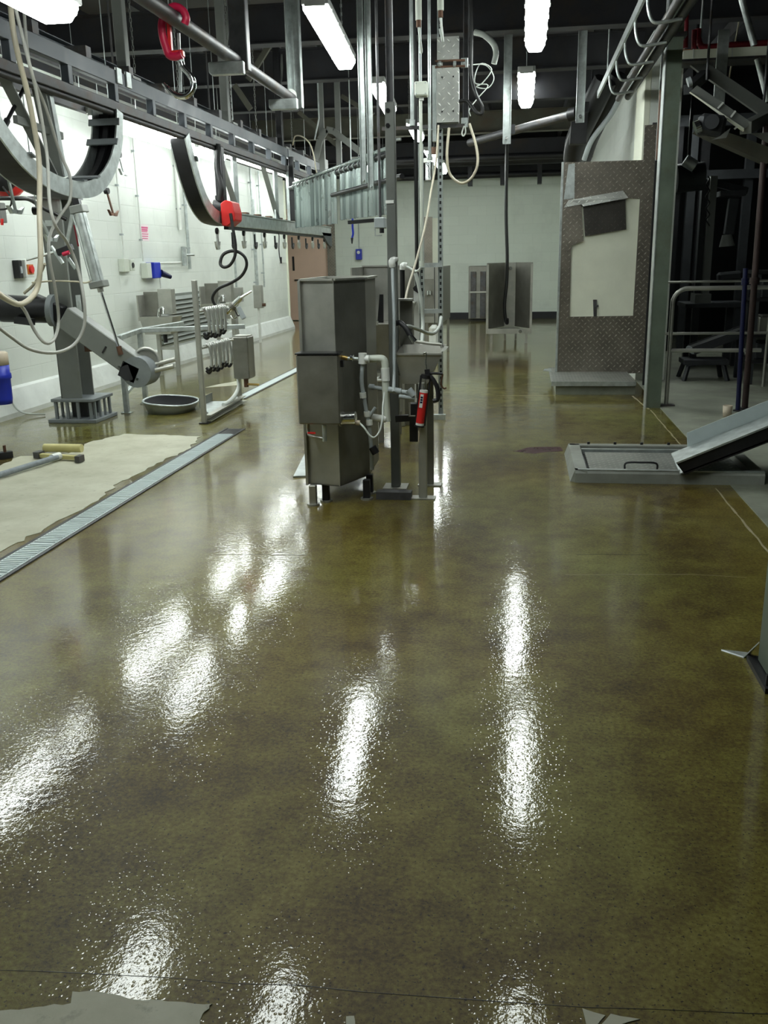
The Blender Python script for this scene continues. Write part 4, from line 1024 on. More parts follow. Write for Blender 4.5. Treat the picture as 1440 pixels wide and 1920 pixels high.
# ------------------------------------------------------------------ central mast: post, conduits, plate covers
YP = 5.93
t = thing('steel_post', 'tall grey square steel post standing at the wash station', 'post', (-.815, YP, 0))
x0, x1, z0, z1 = fb(725, 190, 741, 912, YP); zt = at(729, 192, Y=YP).z
part('tube', B(-.848, -.788, YP - .03, YP + .03, .012, zt), 'post_paint', t, .004)
part('base_plate', B(-.90, -.74, YP - .08, YP + .08, 0, .012), 'stainless', t)
part('upper_channel', MB().box(-.838, -.834, YP - .02, YP + .02, zt - .4, ZC).box(-.80, -.796, YP - .02, YP + .02, zt - .4, ZC).box(-.834, -.80, YP + .016, YP + .02, zt, ZC), 'galvanised_dark', t)
for yy in (207, 235): part('bolt', MB().cyl(at(727, yy, Y=YP - .04), at(727, yy, Y=YP - .025), .014, n=6), 'black_steel', t)
part('cap_bracket', B(-.852, -.80, YP - .036, YP - .03, at(730, 382, Y=YP).z, at(730, 376, Y=YP).z), 'white_plastic', t)
t = thing('water_pipe', 'galvanised pipe with valves turning dark copper, beside the tall post', 'pipe', at(741, 600, Y=6.4))
p = at(741, 600, Y=6.4); pv = at(744, 262, Y=6.4)
pu = at(741, 292, Y=6.4)
part('upper_pipe', MB().cyl((p.x, 6.4, pu.z), (p.x, 6.4, ZC), .013), 'galvanised', t)
part('lower_pipe', MB().cyl((p.x, 6.4, p.z), (p.x, 6.4, pu.z), .015), 'copper_pipe', t)
for k in range(3): part('union', MB().cyl((p.x, 6.4, pu.z + .03 + k * .06), (p.x, 6.4, pu.z + .07 + k * .06), .022), 'galvanised', t)
part('valve_tap', MB().cyl((p.x, 6.4, pv.z), (p.x + .06, 6.38, pv.z + .0), .01), 'galvanised', t)
for yy, mt in ((436, 'galvanised'), (442, 'brass'), (450, 'galvanised'), (484, 'copper_pipe')):
    z = at(741, yy, Y=6.4).z; part('fitting', MB().cyl((p.x, 6.4, z - .015), (p.x, 6.4, z + .015), .024), mt, t)
part('clip', B(p.x - .03, p.x + .02, 6.38, 6.42, at(741, 365, Y=6.4).z, at(741, 358, Y=6.4).z), 'white_plastic', t)
def vpipe(label, x, yb_, Y, r, mat, name='conduit', top=None):
    p = at(x, yb_, Y=Y); o = thing(name, label, 'pipe', p, 'pipes of the central mast')
    part('tube', MB().cyl(p, (p.x, p.y, top or ZC), r, n=10), mat, o)
    part('socket', MB().cyl(p, p + Vector((0, 0, .05)), r * 1.5, n=10), mat, o); return o, p
YM = 8.6
vpipe('galvanised conduit ending at the crossbar left of the pale junction box', 773, 236, YM, .017, 'galvanised')
vpipe('thin galvanised conduit right of the pale junction box', 806, 300, YM - .1, .014, 'galvanised')
o, p = vpipe('black cable conduit running down behind the white pipe of the mast', 783, 640, YM + .1, .018, 'rubber')
o, p = vpipe('long pale conduit dropping from the junction box down the mast', 791, 500, YM - .15, .015, 'pale_plastic', top=at(791, 182, Y=YM - .15).z)
t = thing('junction_box', 'pale square junction box on the conduit left of the plate covers', 'box', at(790, 181, Y=YM - .15))
x0, x1, z0, z1 = fb(778, 154, 802, 181, YM - .2); part('body', B(x0, x1, YM - .25, YM - .13, z0, z1), 'pale_plastic', t, .008)
for u in (x0 + .015, x1 - .015):
    for v in (z0 + .015, z1 - .015): part('screw', MB().cyl((u, YM - .255, v), (u, YM - .248, v), .006, n=6), 'grey_plastic', t)
part('gland', MB().cyl(((x0 + x1) / 2, YM - .19, z0 - .03), ((x0 + x1) / 2, YM - .19, z0), .02), 'white_plastic', t)
part('upper_conduit', MB().cyl(((x0 + x1) / 2 - .01, YM - .18, z1), ((x0 + x1) / 2 - .01, YM - .18, ZC), .014), 'grey_plastic', t)
for x, yb_, lb in ((785, 38, 'pale socket plug hanging at the top centre left of the plate covers'), (826, 20, 'pale socket plug at the top centre above the plate covers')):
    p = at(x, yb_, Y=8.0); o = thing('socket_plug', lb, 'plug', p, 'hanging plugs')
    part('body', MB().cyl(p, p + Vector((0, 0, .2)), .026), 'pale_plastic', o); part('nut', MB().cyl(p - Vector((0, 0, .05)), p, .02), 'rust', o)
    part('cable', MB().cyl(p + Vector((0, 0, .2)), (p.x, p.y, ZC), .01), 'grey_hose', o)
    part('lower_cable', MB().tube([p - Vector((0, 0, .05)), p + Vector((.01, .1, -.2)), at(x + (3 if x < 800 else -1), yb_ + (60 if x < 800 else 35), Y=8.4)], .01), 'white_hose', o)
t = thing('cable_ladder', 'perforated galvanised cable ladder rising from the floor to the roof', 'ladder', at(811, 782, Y=8.7))
YL = 8.7
xa, xb = at(791, 540, Y=YL).x, at(826, 540, Y=YL).x
zf = 0
for xx, zt_ in ((xa, at(790, 270, Y=YL).z), (xb, ZC)):
    part('stile', MB().box(xx - .022, xx - .018, YL - .02, YL + .02, .0, zt_).box(xx + .018, xx + .022, YL - .02, YL + .02, .0, zt_).box(xx - .018, xx + .018, YL + .012, YL + .016, 0, zt_), 'galvanised', t)
    m = MB(); z = .1
    while z < zt_ - .05: m.box(xx - .008, xx + .008, YL + .008, YL + .0125, z, z + .028); z += .055
    part('slot', m, 'black', t, kind='stuff')
for yy in (497, 583, 240):
    z = at(808, yy, Y=YL).z; part('rung', MB().bar((xa - .02, YL - .03, z), (xb + .02, YL - .03, z), .03, .04), 'galvanised', t)
part('foot_bracket', B(xa + .04, xb + .05, YL - .1, YL - .05, .0, .05), 'galvanised', t)
zc_ = at(800, 240, Y=YL).z
part('crossbar', MB().bar((at(718, 240, Y=YL).x, YL - .05, zc_), (at(872, 236, Y=YL).x, YL - .05, zc_), .04, .03), 'galvanised_dark', t)
t = thing('mast_strut', 'tall dark perforated strut right of the diamond plate covers', 'strut', at(873, 235, Y=YL))
p = at(873, 235, Y=YL)
part('strut', MB().box(p.x - .025, p.x - .019, YL - .02, YL + .02, p.z, ZC).box(p.x + .019, p.x + .025, YL - .02, YL + .02, p.z, ZC).box(p.x - .019, p.x + .019, YL + .014, YL + .02, p.z, ZC), 'galvanised_dark', t)
for yy in (118, 230):
    q = at(871, yy, Y=YL - .05); part('bracket_plate', B(q.x - .03, q.x + .03, YL - .06, YL - .05, q.z - .04, q.z + .04), 'galvanised', t, .003)
    part('bolt', MB().cyl(q, q - Vector((0, .03, 0)), .014, n=6), 'galvanised', t)
for (xa_, ya, xb_, yb_, lb) in ((820, 70, 861, 113, 'upper small cover box of diamond plate under the roof'), (819, 128, 861, 230, 'long lower cover box of diamond plate with four screws')):
    x0, x1, z0, z1 = fb(xa_, ya, xb_, yb_, YL - .1); o = thing('plate_cover', lb, 'cover', ((x0 + x1) / 2, YL - .1, z0))
    part('plate', B(x0, x1, YL - .13, YL - .125, z0, z1), 'tread_cover', o)
    part('box', B(x0 + .004, x1 - .004, YL - .125, YL - .02, z0, z1), 'galvanised', o)
    if yb_ > 200:
        part('side_strip', B(x0 - .04, x0 - .005, YL - .1, YL - .05, z0 - .15, z1 + .03), 'galvanised', o)
        for u in (.25, .75):
            for v in (.2, .83): part('screw', MB().cyl((x0 + (x1 - x0) * u, YL - .138, z0 + (z1 - z0) * v), (x0 + (x1 - x0) * u, YL - .13, z0 + (z1 - z0) * v), .008, n=6), 'black', o)
t = thing('support_bar', 'rusty double bar between the two diamond plate covers', 'bar', at(842, 121, Y=YL - .1))
for yy in (115, 126):
    part('bar', MB().bar(at(816, yy, Y=YL - .12), at(872, yy - 2, Y=YL - .12), .03, .015), 'rust', t)
for xx in (822, 850): part('bolt', MB().cyl(at(xx, 120, Y=YL - .13), at(xx + 5, 120, Y=YL - .13), .025, n=8), 'galvanised', t)
hose('cream cable hanging in a long U loop right of the mast', [(842, 240, 8.55), (838, 290, 8.5), (843, 325, 8.5), (862, 343, 8.5), (882, 336, 8.5), (895, 310, 8.5), (893, 275, 8.55), (880, 232, 8.6)], 8.5, .012, 'cream_hose', 'cable')
hose('black cable loop beside the dark perforated strut', [(882, -10, 8.6), (884, 70, 8.6), (884, 140, 8.6), (892, 175, 8.55), (904, 200, 8.55), (903, 213, 8.55), (892, 210, 8.55), (876, 190, 8.6), (860, 190, 8.6)], 8.6, .016, 'rubber', 'cable')
hose('loose loops of white wire right of the perforated strut', [(876, 122, 8.72), (910, 122, 8.9), (926, 145, 8.9), (915, 165, 8.9), (893, 163, 8.9), (905, 155, 8.9), (922, 130, 8.9), (900, 120, 8.9), (890, 155, 8.9), (915, 160, 8.9), (895, 185, 8.85), (880, 205, 8.8), (882, 218, 8.8)], 8.9, .005, 'white_hose', 'cable')
hose('bundle of white cable high up near the roof beam', [(890, 60, 10.28), (908, 66, 10.25), (925, 82, 10.25), (930, 100, 10.25), (926, 120, 10.25)], 10.25, .03, 'white_hose', 'cable')
hose('small white looped wire end below the bolted bracket', [(870, 236, 8.6), (866, 250, 8.6), (869, 255, 8.6), (873, 248, 8.6), (872, 236, 8.6)], 8.6, .006, 'white_hose', 'cable')
hose('long pale cable slanting down the mast to the wash station', [(822, 235, 8.3), (818, 300, 8.2), (808, 360, 8.0), (798, 420, 7.6), (780, 490, 7.2), (765, 540, 6.9), (758, 575, 6.7)], 8, .009, 'cream_hose', 'cable')
t = thing('actuator', 'small chrome cylinder with brown knob under the fourth centre light', 'cylinder', at(806, 338, Y=12))
x0, x1, z0, z1 = fb(798, 304, 814, 338, 12.0); cx = (x0 + x1) / 2
part('barrel', MB().cyl((cx, 12, z0), (cx, 12, z1), (x1 - x0) / 2, n=18), 'chrome', t); part('knob', MB().cyl((cx + .05, 12, z1 + .09), (cx + .05, 12, z1 + .17), .05), 'rust', t); part('rod', MB().cyl((cx, 12, z1), (cx, 12, ZC), .02), 'galvanised', t)
part('arm', MB().bar(at(790, 302, Y=12), at(812, 298, Y=12), .05, .05), 'white_plastic', t)
# black box with lamp under the curtain end
t = thing('switch_box', 'grey metal switch box with wire loop under the right end of the curtain', 'box', at(710, 430, Y=8.2))
x0, x1, z0, z1 = fb(703, 408, 722, 428, 8.2); part('body', B(x0, x1, 8.15, 8.3, z0, z1), 'grey_plastic', t, .006)
part('wire_loop', MB().tube([(x0, 8.2, z0), (x0, 8.2, z0 - .06), (x0 + .06, 8.2, z0 - .06)], .006, 6, False), 'galvanised', t)
part('lens', MB().cyl((x1 - .03, 8.2, z0 - .04), (x1 - .03, 8.2, z0), .02), 'black', t)
part('bracket', MB().bar((x0 - .25, 8.3, z1 - .03), (x0, 8.22, z1 - .02), .04, .03), 'black_steel', t); part('hanger', MB().cyl((x0 + .04, 8.25, z1), (x0 + .04, 8.25, ZC), .012), 'galvanised_dark', t)
# bolted struts right of the lights
for (x, yb_, Y, lb) in ((950, 270, 11.0, 'galvanised strut hanging left of the second aisle light'), (1087, 230, 10.6, 'galvanised strut hanging at the right above the diamond plate screen')):
    p = at(x, yb_, Y=Y); o = thing('hanging_strut', lb, 'strut', p)
    part('channel', MB().box(p.x - .045, p.x + .045, Y, Y + .006, p.z, ZC).box(p.x - .045, p.x - .039, Y - .04, Y, p.z, ZC).box(p.x + .039, p.x + .045, Y - .04, Y, p.z, ZC), 'galvanised', o)
    part('bolt', MB().cyl(p + Vector((0, -.05, .06)), p + Vector((0, .0, .06)), .016, n=6), 'chrome', o)
    part('plate', B(p.x + .045, p.x + .09, Y - .02, Y, p.z + .1, p.z + .2), 'black_steel', o)
t = thing('steel_pipe', 'slanting round steel pipe between the two bolted struts', 'pipe', at(1075, 215, Y=11))
part('pipe', MB().cyl(at(880, 268, Y=12.0), at(1078, 213, Y=10.75), .045), 'galvanised_dark', t); part('flange', MB().cyl(at(1068, 216, Y=10.8), at(1082, 212, Y=10.75), .07), 'black_steel', t)
t = thing('black_duct', 'black pipe bundle descending at the right under the roof', 'pipe', at(1085, 300, Y=13.5))
part('pipe', MB().tube([at(1160, 140, Y=13.2), at(1140, 190, Y=13.4), at(1108, 255, Y=13.8), at(1092, 300, Y=14.2), at(1080, 330, Y=15)], .12), 'black', t)
part('pipe', MB().tube([at(1135, 150, Y=13.0), at(1108, 205, Y=13.2), at(1082, 260, Y=13.6), at(1075, 300, Y=14.0)], .15), 'black', t)
part('pale_pipe', MB().tube([at(1172, 165, Y=12.8), at(1145, 215, Y=12.85), at(1110, 262, Y=12.9), at(1095, 300, Y=13.0)], .035), 'grey_plastic', t)
part('clamp', MB().bar(at(1070, 240, Y=13.0), at(1100, 240, Y=13.0), .2, .4), 'black_steel', t)
for q in (at(1108, 205, Y=13.2), at(1140, 190, Y=13.4)): part('hanger', MB().cyl(q, (q.x, q.y, ZC), .012, n=6), 'black_steel', t)
# dark service beams near the back wall
for z, y in ((3.33, 22.6), (3.62, 22.2), (3.5, 20.4)):
    struct('service_pipe', MB().cyl((-3.6, y, z), (1.38, y, z), .07 if z < 3.6 else .12), 'black')
for x in (-1.3, -.55, .3): struct('service_bracket', B(x, x + .1, 22.45, 22.7, 3.1, 3.9), 'black')
# right pipe rack parallel to the aisle
pr = at(1230, 30, Z=3.30); XK = pr.x
t = thing('pipe_rack', 'overhead pipe rack with bent round brackets at the upper right', 'rack', (XK, 8.5, 3.15))
pe = at(1092, 262, X=XK + .02)
part('pipe', MB().cyl((XK + .05, 5.0, 3.22), (XK + .05, 11.6, 3.22), .032), 'galvanised_dark', t)
part('flat_bar', B(XK - .14, XK - .12, 5.0, 12.3, 3.34, 3.42), 'galvanised', t)
part('rear_pipe', MB().cyl((XK + .16, 5.0, 3.24), (XK + .16, 11.6, 3.24), .04), 'black', t)
y = 5.4
while y < 11.4:
    part('bracket', MB().tube([(XK - .12, y, 3.37), (XK - .11, y, 3.26), (XK - .07, y, 3.17), (XK + .02, y, 3.165), (XK + .14, y, 3.18)], .013, 8), 'galvanised', t)
    y += .78
for y in (5.6, 8.2, 11.0): part('hanger', MB().cyl((XK - .13, y, 3.4), (XK - .13, y, ZC), .01, n=6), 'galvanised', t)
# ================================================================== central wash station
def pl(x, Y, y=720): return at(x, y, Y=Y).x
zb = at(610, 911, Y=5.46).z; zt = at(600, 526, Y=5.46).z
t = thing('wash_cabinet', 'tall folded stainless wash cabinet with a control box on its front', 'cabinet', (-1.17, 5.75, 0))
A = (pl(572, 5.50), 5.50); Bc = (pl(631, 5.45), 5.45); Cc = (pl(689, 5.78), 5.78); D = (Cc[0] - .01, 6.25); E_ = (A[0] - .02, 6.3)
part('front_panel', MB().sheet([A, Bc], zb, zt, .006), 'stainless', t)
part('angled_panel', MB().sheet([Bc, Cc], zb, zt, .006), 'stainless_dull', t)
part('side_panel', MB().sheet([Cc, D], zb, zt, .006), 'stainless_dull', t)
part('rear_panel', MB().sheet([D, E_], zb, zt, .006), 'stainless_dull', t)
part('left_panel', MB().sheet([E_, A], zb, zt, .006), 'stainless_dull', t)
m = MB(); poly = [A, Bc, Cc, D, E_]
part('top_plate', MB().prism([(p[0], p[1], zt - .02) for p in poly], (0, 0, .008)), 'stainless', t)
part('bottom_plate', MB().prism([(p[0], p[1], zb) for p in poly], (0, 0, .008)), 'stainless_dull', t)
m = MB()
for a, b in zip(poly, poly[1:] + poly[:1]): m.bar((a[0], a[1], zt + .004), (b[0], b[1], zt + .004), .03, .012)
part('top_rim', m, 'stainless', t)
part('left_flange', B(A[0] - .015, A[0] - .0, 5.47, 5.51, zb, zt), 'stainless', t)
part('corner_seam', MB().cyl((Bc[0], Bc[1] - .001, zb), (Bc[0], Bc[1] - .001, zt), .004, n=6), 'stainless', t)
part('waist_strip', B(A[0] - .01, Bc[0], 5.43, 5.46, at(600, 664, Y=5.45).z - .01, at(600, 664, Y=5.45).z + .004), 'black_steel', t)
for (x, y, Y) in ((588, 947, 5.5), (612, 940, 5.75), (688, 936, 5.7), (694, 925, 6.1)):
    p = at(x, y, Z=0); part('leg', B(p.x - .022, p.x + .022, p.y - .022, p.y + .022, .0, zb + .01), 'stainless' if x < 600 else 'black_steel', t, .003)
    part('foot', MB().cyl((p.x, p.y, 0), (p.x, p.y, .012), .04), 'stainless', t)
x0, x1, z0, z1 = fb(557, 665, 636, 796, 5.33)
cb_ = part('control_box', B(x0, x1, 5.33, 5.455, z0, z1), 'stainless_dull', t, .008)
part('box_lip', B(x0 - .004, x1 + .004, 5.325, 5.46, z1, z1 + .008), 'black_steel', cb_)
part('drain_pipe', MB().tube([(x0 + .04, 5.4, z0), (x0 + .04, 5.4, z0 - .05), (x0 + .06, 5.38, z0 - .08), (x0 + .15, 5.37, z0 - .095)], .010), 'stainless', cb_)
part('drain_tap', MB().cyl((x0 + .15, 5.37, z0 - .01), (x0 + .15, 5.37, z0 - .11), .014), 'galvanised', cb_)
part('tap_handle', MB().bar((x0 + .05, 5.345, z0 - .055), (x0 + .10, 5.345, z0 - .055), .008, .010), 'red', cb_)
part('brass_fitting', MB().cyl(at(637, 669, Y=5.42), at(652, 672, Y=5.42), .013), 'brass', cb_); part('union', MB().cyl(at(652, 672, Y=5.42), at(672, 673, Y=5.42), .011), 'galvanised', cb_); part('nut', MB().cyl(at(657, 670, Y=5.42), at(662, 671, Y=5.42), .02), 'chrome', cb_)
part('side_switch', B(x1 - .0, x1 + .018, 5.39, 5.43, at(640, 688, Y=5.4).z, at(640, 676, Y=5.4).z), 'black', cb_)
Yv = 5.42
fs_ = part('float_cylinder', MB().cyl(at(639, 785, Y=Yv), at(667, 784, Y=Yv), .042, n=20), 'chrome', t)
part('cylinder_flange', MB().cyl(at(637, 785, Y=Yv), at(640, 785, Y=Yv), .048, n=20), 'stainless', fs_); part('cable_gland', MB().cyl(at(667, 792, Y=Yv), at(675, 793, Y=Yv), .016), 'cream_lid', fs_)
# white plumbing beside the cabinet
t = thing('drain_pipework', 'white and grey plastic pipework between the wash cabinet and the tall post', 'pipe', at(700, 830, Y=5.6))
Yw = 5.58
part('tee', MB().cyl(at(680, 662, Y=Yw), at(680, 682, Y=Yw), .026), 'white_plastic', t)
part('tee_arm', MB().cyl(at(676, 672, Y=Yw), at(692, 673, Y=Yw), .024), 'white_plastic', t)
part('waste_pipe', MB().tube([at(690, 673, Y=Yw + .05), at(710, 672, Y=Yw + .05), at(719, 674, Y=Yw + .05), at(722, 684, Y=Yw + .05), at(722, 700, Y=Yw + .05), at(724, 745, Y=Yw + .05), at(726, 790, Y=Yw + .05)], .023, 12), 'pale_plastic', t)
part('pipe_socket', MB().cyl(at(722, 690, Y=Yw + .05), at(723, 714, Y=Yw + .05), .027), 'white_plastic', t)
part('feed_pipe', MB().tube([at(680, 680, Y=Yw), at(678, 715, Y=Yw), at(682, 742, Y=Yw), at(687, 772, Y=Yw), at(692, 800, Y=Yw), at(696, 840, Y=Yw + .02), at(698, 880, Y=Yw + .05)], .013, 10), 'grey_plastic', t)
for x, y in ((680, 741), (688, 776), (692, 792)): part('coupling', MB().cyl(at(x, y - 5, Y=Yw), at(x + 1, y + 5, Y=Yw), .021), 'white_plastic', t)
part('branch', MB().cyl(at(692, 782, Y=Yw), at(704, 764, Y=Yw), .011), 'grey_plastic', t)
part('elbow_pipe', MB().cyl(at(697, 782, Y=Yw + .04), at(724, 786, Y=Yw + .04), .022), 'white_plastic', t)
part('cross_pipe', MB().cyl(at(692, 725, Y=Yw + .1), at(773, 737, Y=Yw), .013), 'grey_plastic', t)
part('coupling', MB().cyl(at(692, 725, Y=Yw + .1), at(702, 726, Y=Yw + .1), .019), 'grey_plastic', t); part('tee', MB().cyl(at(728, 730, Y=Yw + .02), at(752, 734, Y=Yw + .02), .019), 'grey_plastic', t)
part('cross_pipe', MB().cyl(at(748, 743, Y=Yw), at(778, 747, Y=Yw), .013), 'grey_plastic', t); part('coupling', MB().cyl(at(766, 730, Y=Yw), at(776, 742, Y=Yw), .022), 'grey_plastic', t)
part('drain_valve', MB().cyl(at(698, 838, Y=Yw), at(705, 850, Y=Yw), .025), 'black', t)
part('riser', MB().tube([at(738, 735, Y=Yw), at(739, 690, Y=Yw + .1), at(739, 600, Y=Yw + .15), at(737, 540, Y=Yw + .2), at(736, 500, Y=Yw + .25)], .011, 8), 'grey_plastic', t)
part('riser_elbow', MB().tube([at(736, 500, Y=Yw + .25), at(735, 490, Y=Yw + .25), at(741, 487, Y=Yw + .35)], .022, 10), 'white_plastic', t)
hose('thin white cable looping from the chrome float cylinder', [(674, 793, 5.42), (684, 803, 5.4), (692, 815, 5.4), (702, 820, 5.4), (712, 808, 5.42), (717, 785, 5.45), (718, 760, 5.5), (721, 735, 5.55)], 5.4, .006, 'white_hose', 'cable')
# sink with tap on its own leg
YS = 5.72
x0, x1, z0, z1 = fb(741, 664, 829, 721, YS); xm0, xm1 = pl(754, YS, 720), pl(800, YS, 720)
t = thing('hand_sink', 'stainless tapered hand sink on legs right of the tall post', 'sink', ((x0 + x1) / 2, YS + .15, 0))
part('bowl', MB().add([(xm0, YS + .03, z0), (xm1, YS + .03, z0), (xm1, YS + .25, z0), (xm0, YS + .25, z0), (x0, YS, z1), (x1, YS, z1), (x1, YS + .34, z1 + .03), (x0, YS + .34, z1 + .03)],
     [(3, 2, 1, 0), (0, 1, 5, 4), (1, 2, 6, 5), (2, 3, 7, 6), (3, 0, 4, 7)]), 'stainless', t)
part('bowl_inside', MB().add([(xm0 + .01, YS + .04, z0 + .01), (xm1 - .01, YS + .04, z0 + .01), (xm1 - .01, YS + .24, z0 + .01), (xm0 + .01, YS + .24, z0 + .01), (x0 + .006, YS + .006, z1), (x1 - .006, YS + .006, z1), (x1 - .006, YS + .334, z1 + .03), (x0 + .006, YS + .334, z1 + .03)],
     [(0, 1, 2, 3), (4, 5, 1, 0), (5, 6, 2, 1), (6, 7, 3, 2), (7, 4, 0, 3)]), 'stainless_dull', t)
part('rim', MB().bar((x0, YS, z1), (x1, YS, z1), .012, .012), 'stainless', t)
part('splashback', B(x0 - .01, pl(774, YS + .34, 600), YS + .335, YS + .345, z1, at(755, 563, Y=YS + .34).z), 'stainless_dull', t)
part('splash_flange', B(x0 - .02, pl(776, YS + .34, 600), YS + .26, YS + .345, at(755, 563, Y=YS + .34).z, at(755, 563, Y=YS + .34).z + .012), 'stainless', t)
part('tap_lever', MB().tube([at(741, 607, Y=YS + .1), at(750, 605, Y=YS + .05), at(760, 614, Y=YS + .03), at(770, 630, Y=YS + .02)], .017, 10), 'black', t)
part('tap_nozzle', MB().cyl(at(768, 628, Y=YS + .02), at(777, 641, Y=YS + .02), .016, .022), 'chrome', t)
part('tap_arm', MB().tube([at(779, 640, Y=YS + .02), at(805, 644, Y=YS + .02), at(826, 646, Y=YS + .02), at(829, 652, Y=YS + .02)], .010, 8), 'stainless', t)
part('end_plate', MB().prism([at(826, 659, Y=YS - .01), at(833, 659, Y=YS - .01), at(841, 650, Y=YS - .01), at(833, 650, Y=YS - .01)], (0, .01, 0)), 'white_plastic', t)
for (x, ya, Y) in ((793, 800, 5.66), (806, 790, 6.02)):
    X_ = pl(x, Y, 870); part('leg', B(X_ - .026, X_ + .026, Y - .02, Y + .02, .008, z0 + .02), 'stainless' if Y < 6 else 'stainless_dull', t, .003); part('foot_plate', B(X_ - .08, X_ + .08, Y - .045, Y + .045, 0, .008), 'stainless', t)
part('base_channel', B(pl(706, 5.62, 930), pl(771, 5.62, 930), 5.6, 5.68, 0, .05), 'galvanised_dark', t)
part('waste', MB().cyl(((xm0 + xm1) / 2 + .03, YS + .1, z0), ((xm0 + xm1) / 2 + .03, YS + .1, z0 - .1), .03), 'stainless', t)
part('bracket_loop', MB().tube([at(768, 755, Y=YS), at(768, 780, Y=YS), at(785, 780, Y=YS), at(785, 757, Y=YS)], .008, 6, False), 'stainless', t)
part('knee_block', B(pl(766, YS, 800), pl(781, YS, 800), YS + .05, YS + .12, at(773, 831, Y=YS).z, at(773, 760, Y=YS).z), 'black', t)
part('knee_arm', MB().bar(at(742, 785, Y=YS + .08), at(772, 783, Y=YS + .08), .04, .04), 'black', t)
part('support_arm', MB().bar((-.79, YP, z0 + .05), (x0 + .1, YS + .2, z0 + .03), .03, .03), 'stainless_dull', t)
hose('white flexible hose looping from the sink tap up to the ladder', [(757, 613, 5.9), (768, 612, 6.0), (785, 618, 6.3), (803, 625, 6.6), (815, 624, 6.9), (824, 612, 7.2), (827, 595, 7.4)], 6, .013, 'white_hose')
hose('second white hose hanging in front of the ladder', [(779, 512, 7.0), (785, 535, 7.0), (791, 570, 7.0), (793, 605, 7.0), (791, 640, 6.8), (788, 655, 6.6)], 7, .014, 'white_hose')
# caulking gun hanging on the sink
Yg = 5.60
t = thing('caulking_gun', 'black caulking gun with a red and white cartridge hooked on the sink edge', 'tool', at(785, 831, Y=Yg))
ga, gb = at(795, 732, Y=Yg), at(787, 797, Y=Yg); gd = (gb - ga).normalized()
ct = part('cartridge', MB().cyl(ga, gb, .027, n=20), 'red', t, label='red cartridge with white print panel')
part('white_end', MB().cyl(ga - gd * .002, ga + gd * .012, .0275, n=20), 'white_plastic', ct); part('white_end', MB().cyl(gb - gd * .014, gb + gd * .002, .0275, n=20), 'white_plastic', ct)
u = gd.cross(Vector((0, 1, 0))).normalized()
lp = ga.lerp(gb, .1)
part('print_panel', MB().prism([lp + Vector((0, -.0285, 0)) + u * -.016, lp + Vector((0, -.0285, 0)) + u * .004, lp.lerp(gb, .42) + Vector((0, -.0285, 0)) + u * .004, lp.lerp(gb, .42) + Vector((0, -.0285, 0)) + u * -.016], (0, .01, 0)), 'white_plastic', ct)
for k in range(3):
    l2 = ga.lerp(gb, .16 + k * .07); part('print_bar', MB().prism([l2 + Vector((0, -.0295, 0)) + u * -.013, l2 + Vector((0, -.0295, 0)) + u * .001, l2 + gd * .012 + Vector((0, -.0295, 0)) + u * .001, l2 + gd * .012 + Vector((0, -.0295, 0)) + u * -.013], (0, .002, 0)), 'dark_blue', ct)
part('nozzle', MB().cyl(gb + gd * .008, at(785, 829, Y=Yg), .009, .004), 'cream_lid', t)
part('front_cap', MB().cyl(gb, gb + gd * .010, .031, n=20), 'black', t)
part('cradle', MB().bar(ga - gd * .09 + u * -.028, gb + u * -.028, .012, .02), 'black', t); part('cradle', MB().bar(ga - gd * .09 + u * .030, gb + u * .030, .012, .014), 'black', t)
part('rear_cap', MB().cyl(ga - gd * .10, ga - gd * .075, .03, n=16), 'black', t)
part('plunger_rod', MB().tube([ga, ga - gd * .12, at(798, 680, Y=Yg), at(799, 664, Y=Yg), at(796, 661, Y=Yg), at(794, 666, Y=Yg)], .005, 6), 'chrome', t)
part('handle', MB().tube([at(800, 700, Y=Yg), at(812, 712, Y=Yg), at(820, 728, Y=Yg), at(821, 748, Y=Yg), at(812, 752, Y=Yg)], .014, 8), 'black', t)
part('trigger', MB().tube([at(802, 700, Y=Yg), at(815, 700, Y=Yg), at(830, 701, Y=Yg)], .008, 8), 'black', t)
part('thumb_plate', MB().bar(at(797, 699, Y=Yg), at(806, 698, Y=Yg), .03, .04), 'black', t)
part('hook_wire', MB().tube([at(830, 701, Y=Yg), at(827, 720, Y=Yg), at(832, 728, Y=Yg), at(837, 727, Y=Yg)], .006, 6), 'rust', t)
# floor plate left of the cabinet
q = [at(550, 896, Z=0), at(582, 894, Z=0), at(582, 848, Z=0), at(572, 852, Z=0)]
solid('drain_plate', MB().prism([(p.x, p.y, 0) for p in q], (0, 0, .012)), 'galvanised', 'bright metal plate on the floor left of the wash cabinet', 'plate')
# rear wash cabin behind the first one
t = thing('wash_cabin', 'second stainless wash cabin with gooseneck tap right behind the first cabinet', 'cabinet', (-1.2, 7.6, 0))
Yc_ = 7.9
x0, x1 = pl(683, Yc_, 560), pl(752, Yc_, 560); zt2 = at(715, 500, Y=Yc_).z; zr = at(705, 608, Y=7.4).z
part('rear_panel', B(x0, x1, Yc_, Yc_ + .012, .15, zt2), 'stainless', t)
part('top_flange', B(x0 - .01, x1, Yc_ - .03, Yc_ + .03, zt2, zt2 + .012), 'stainless', t)
part('side_edge', B(x0 - .012, x0, 7.35, Yc_, zr - .02, zt2), 'stainless', t)
part('divider', MB().prism([(pl(711, 7.7, 600), 7.6, zr), (pl(722, 7.7, 600), 7.6, zr), (pl(722, 7.7, 560), 7.6, at(720, 552, Y=7.6).z), (pl(715, 7.7, 560), 7.6, at(715, 552, Y=7.6).z)], (0, .02, 0)), 'black_steel', t)
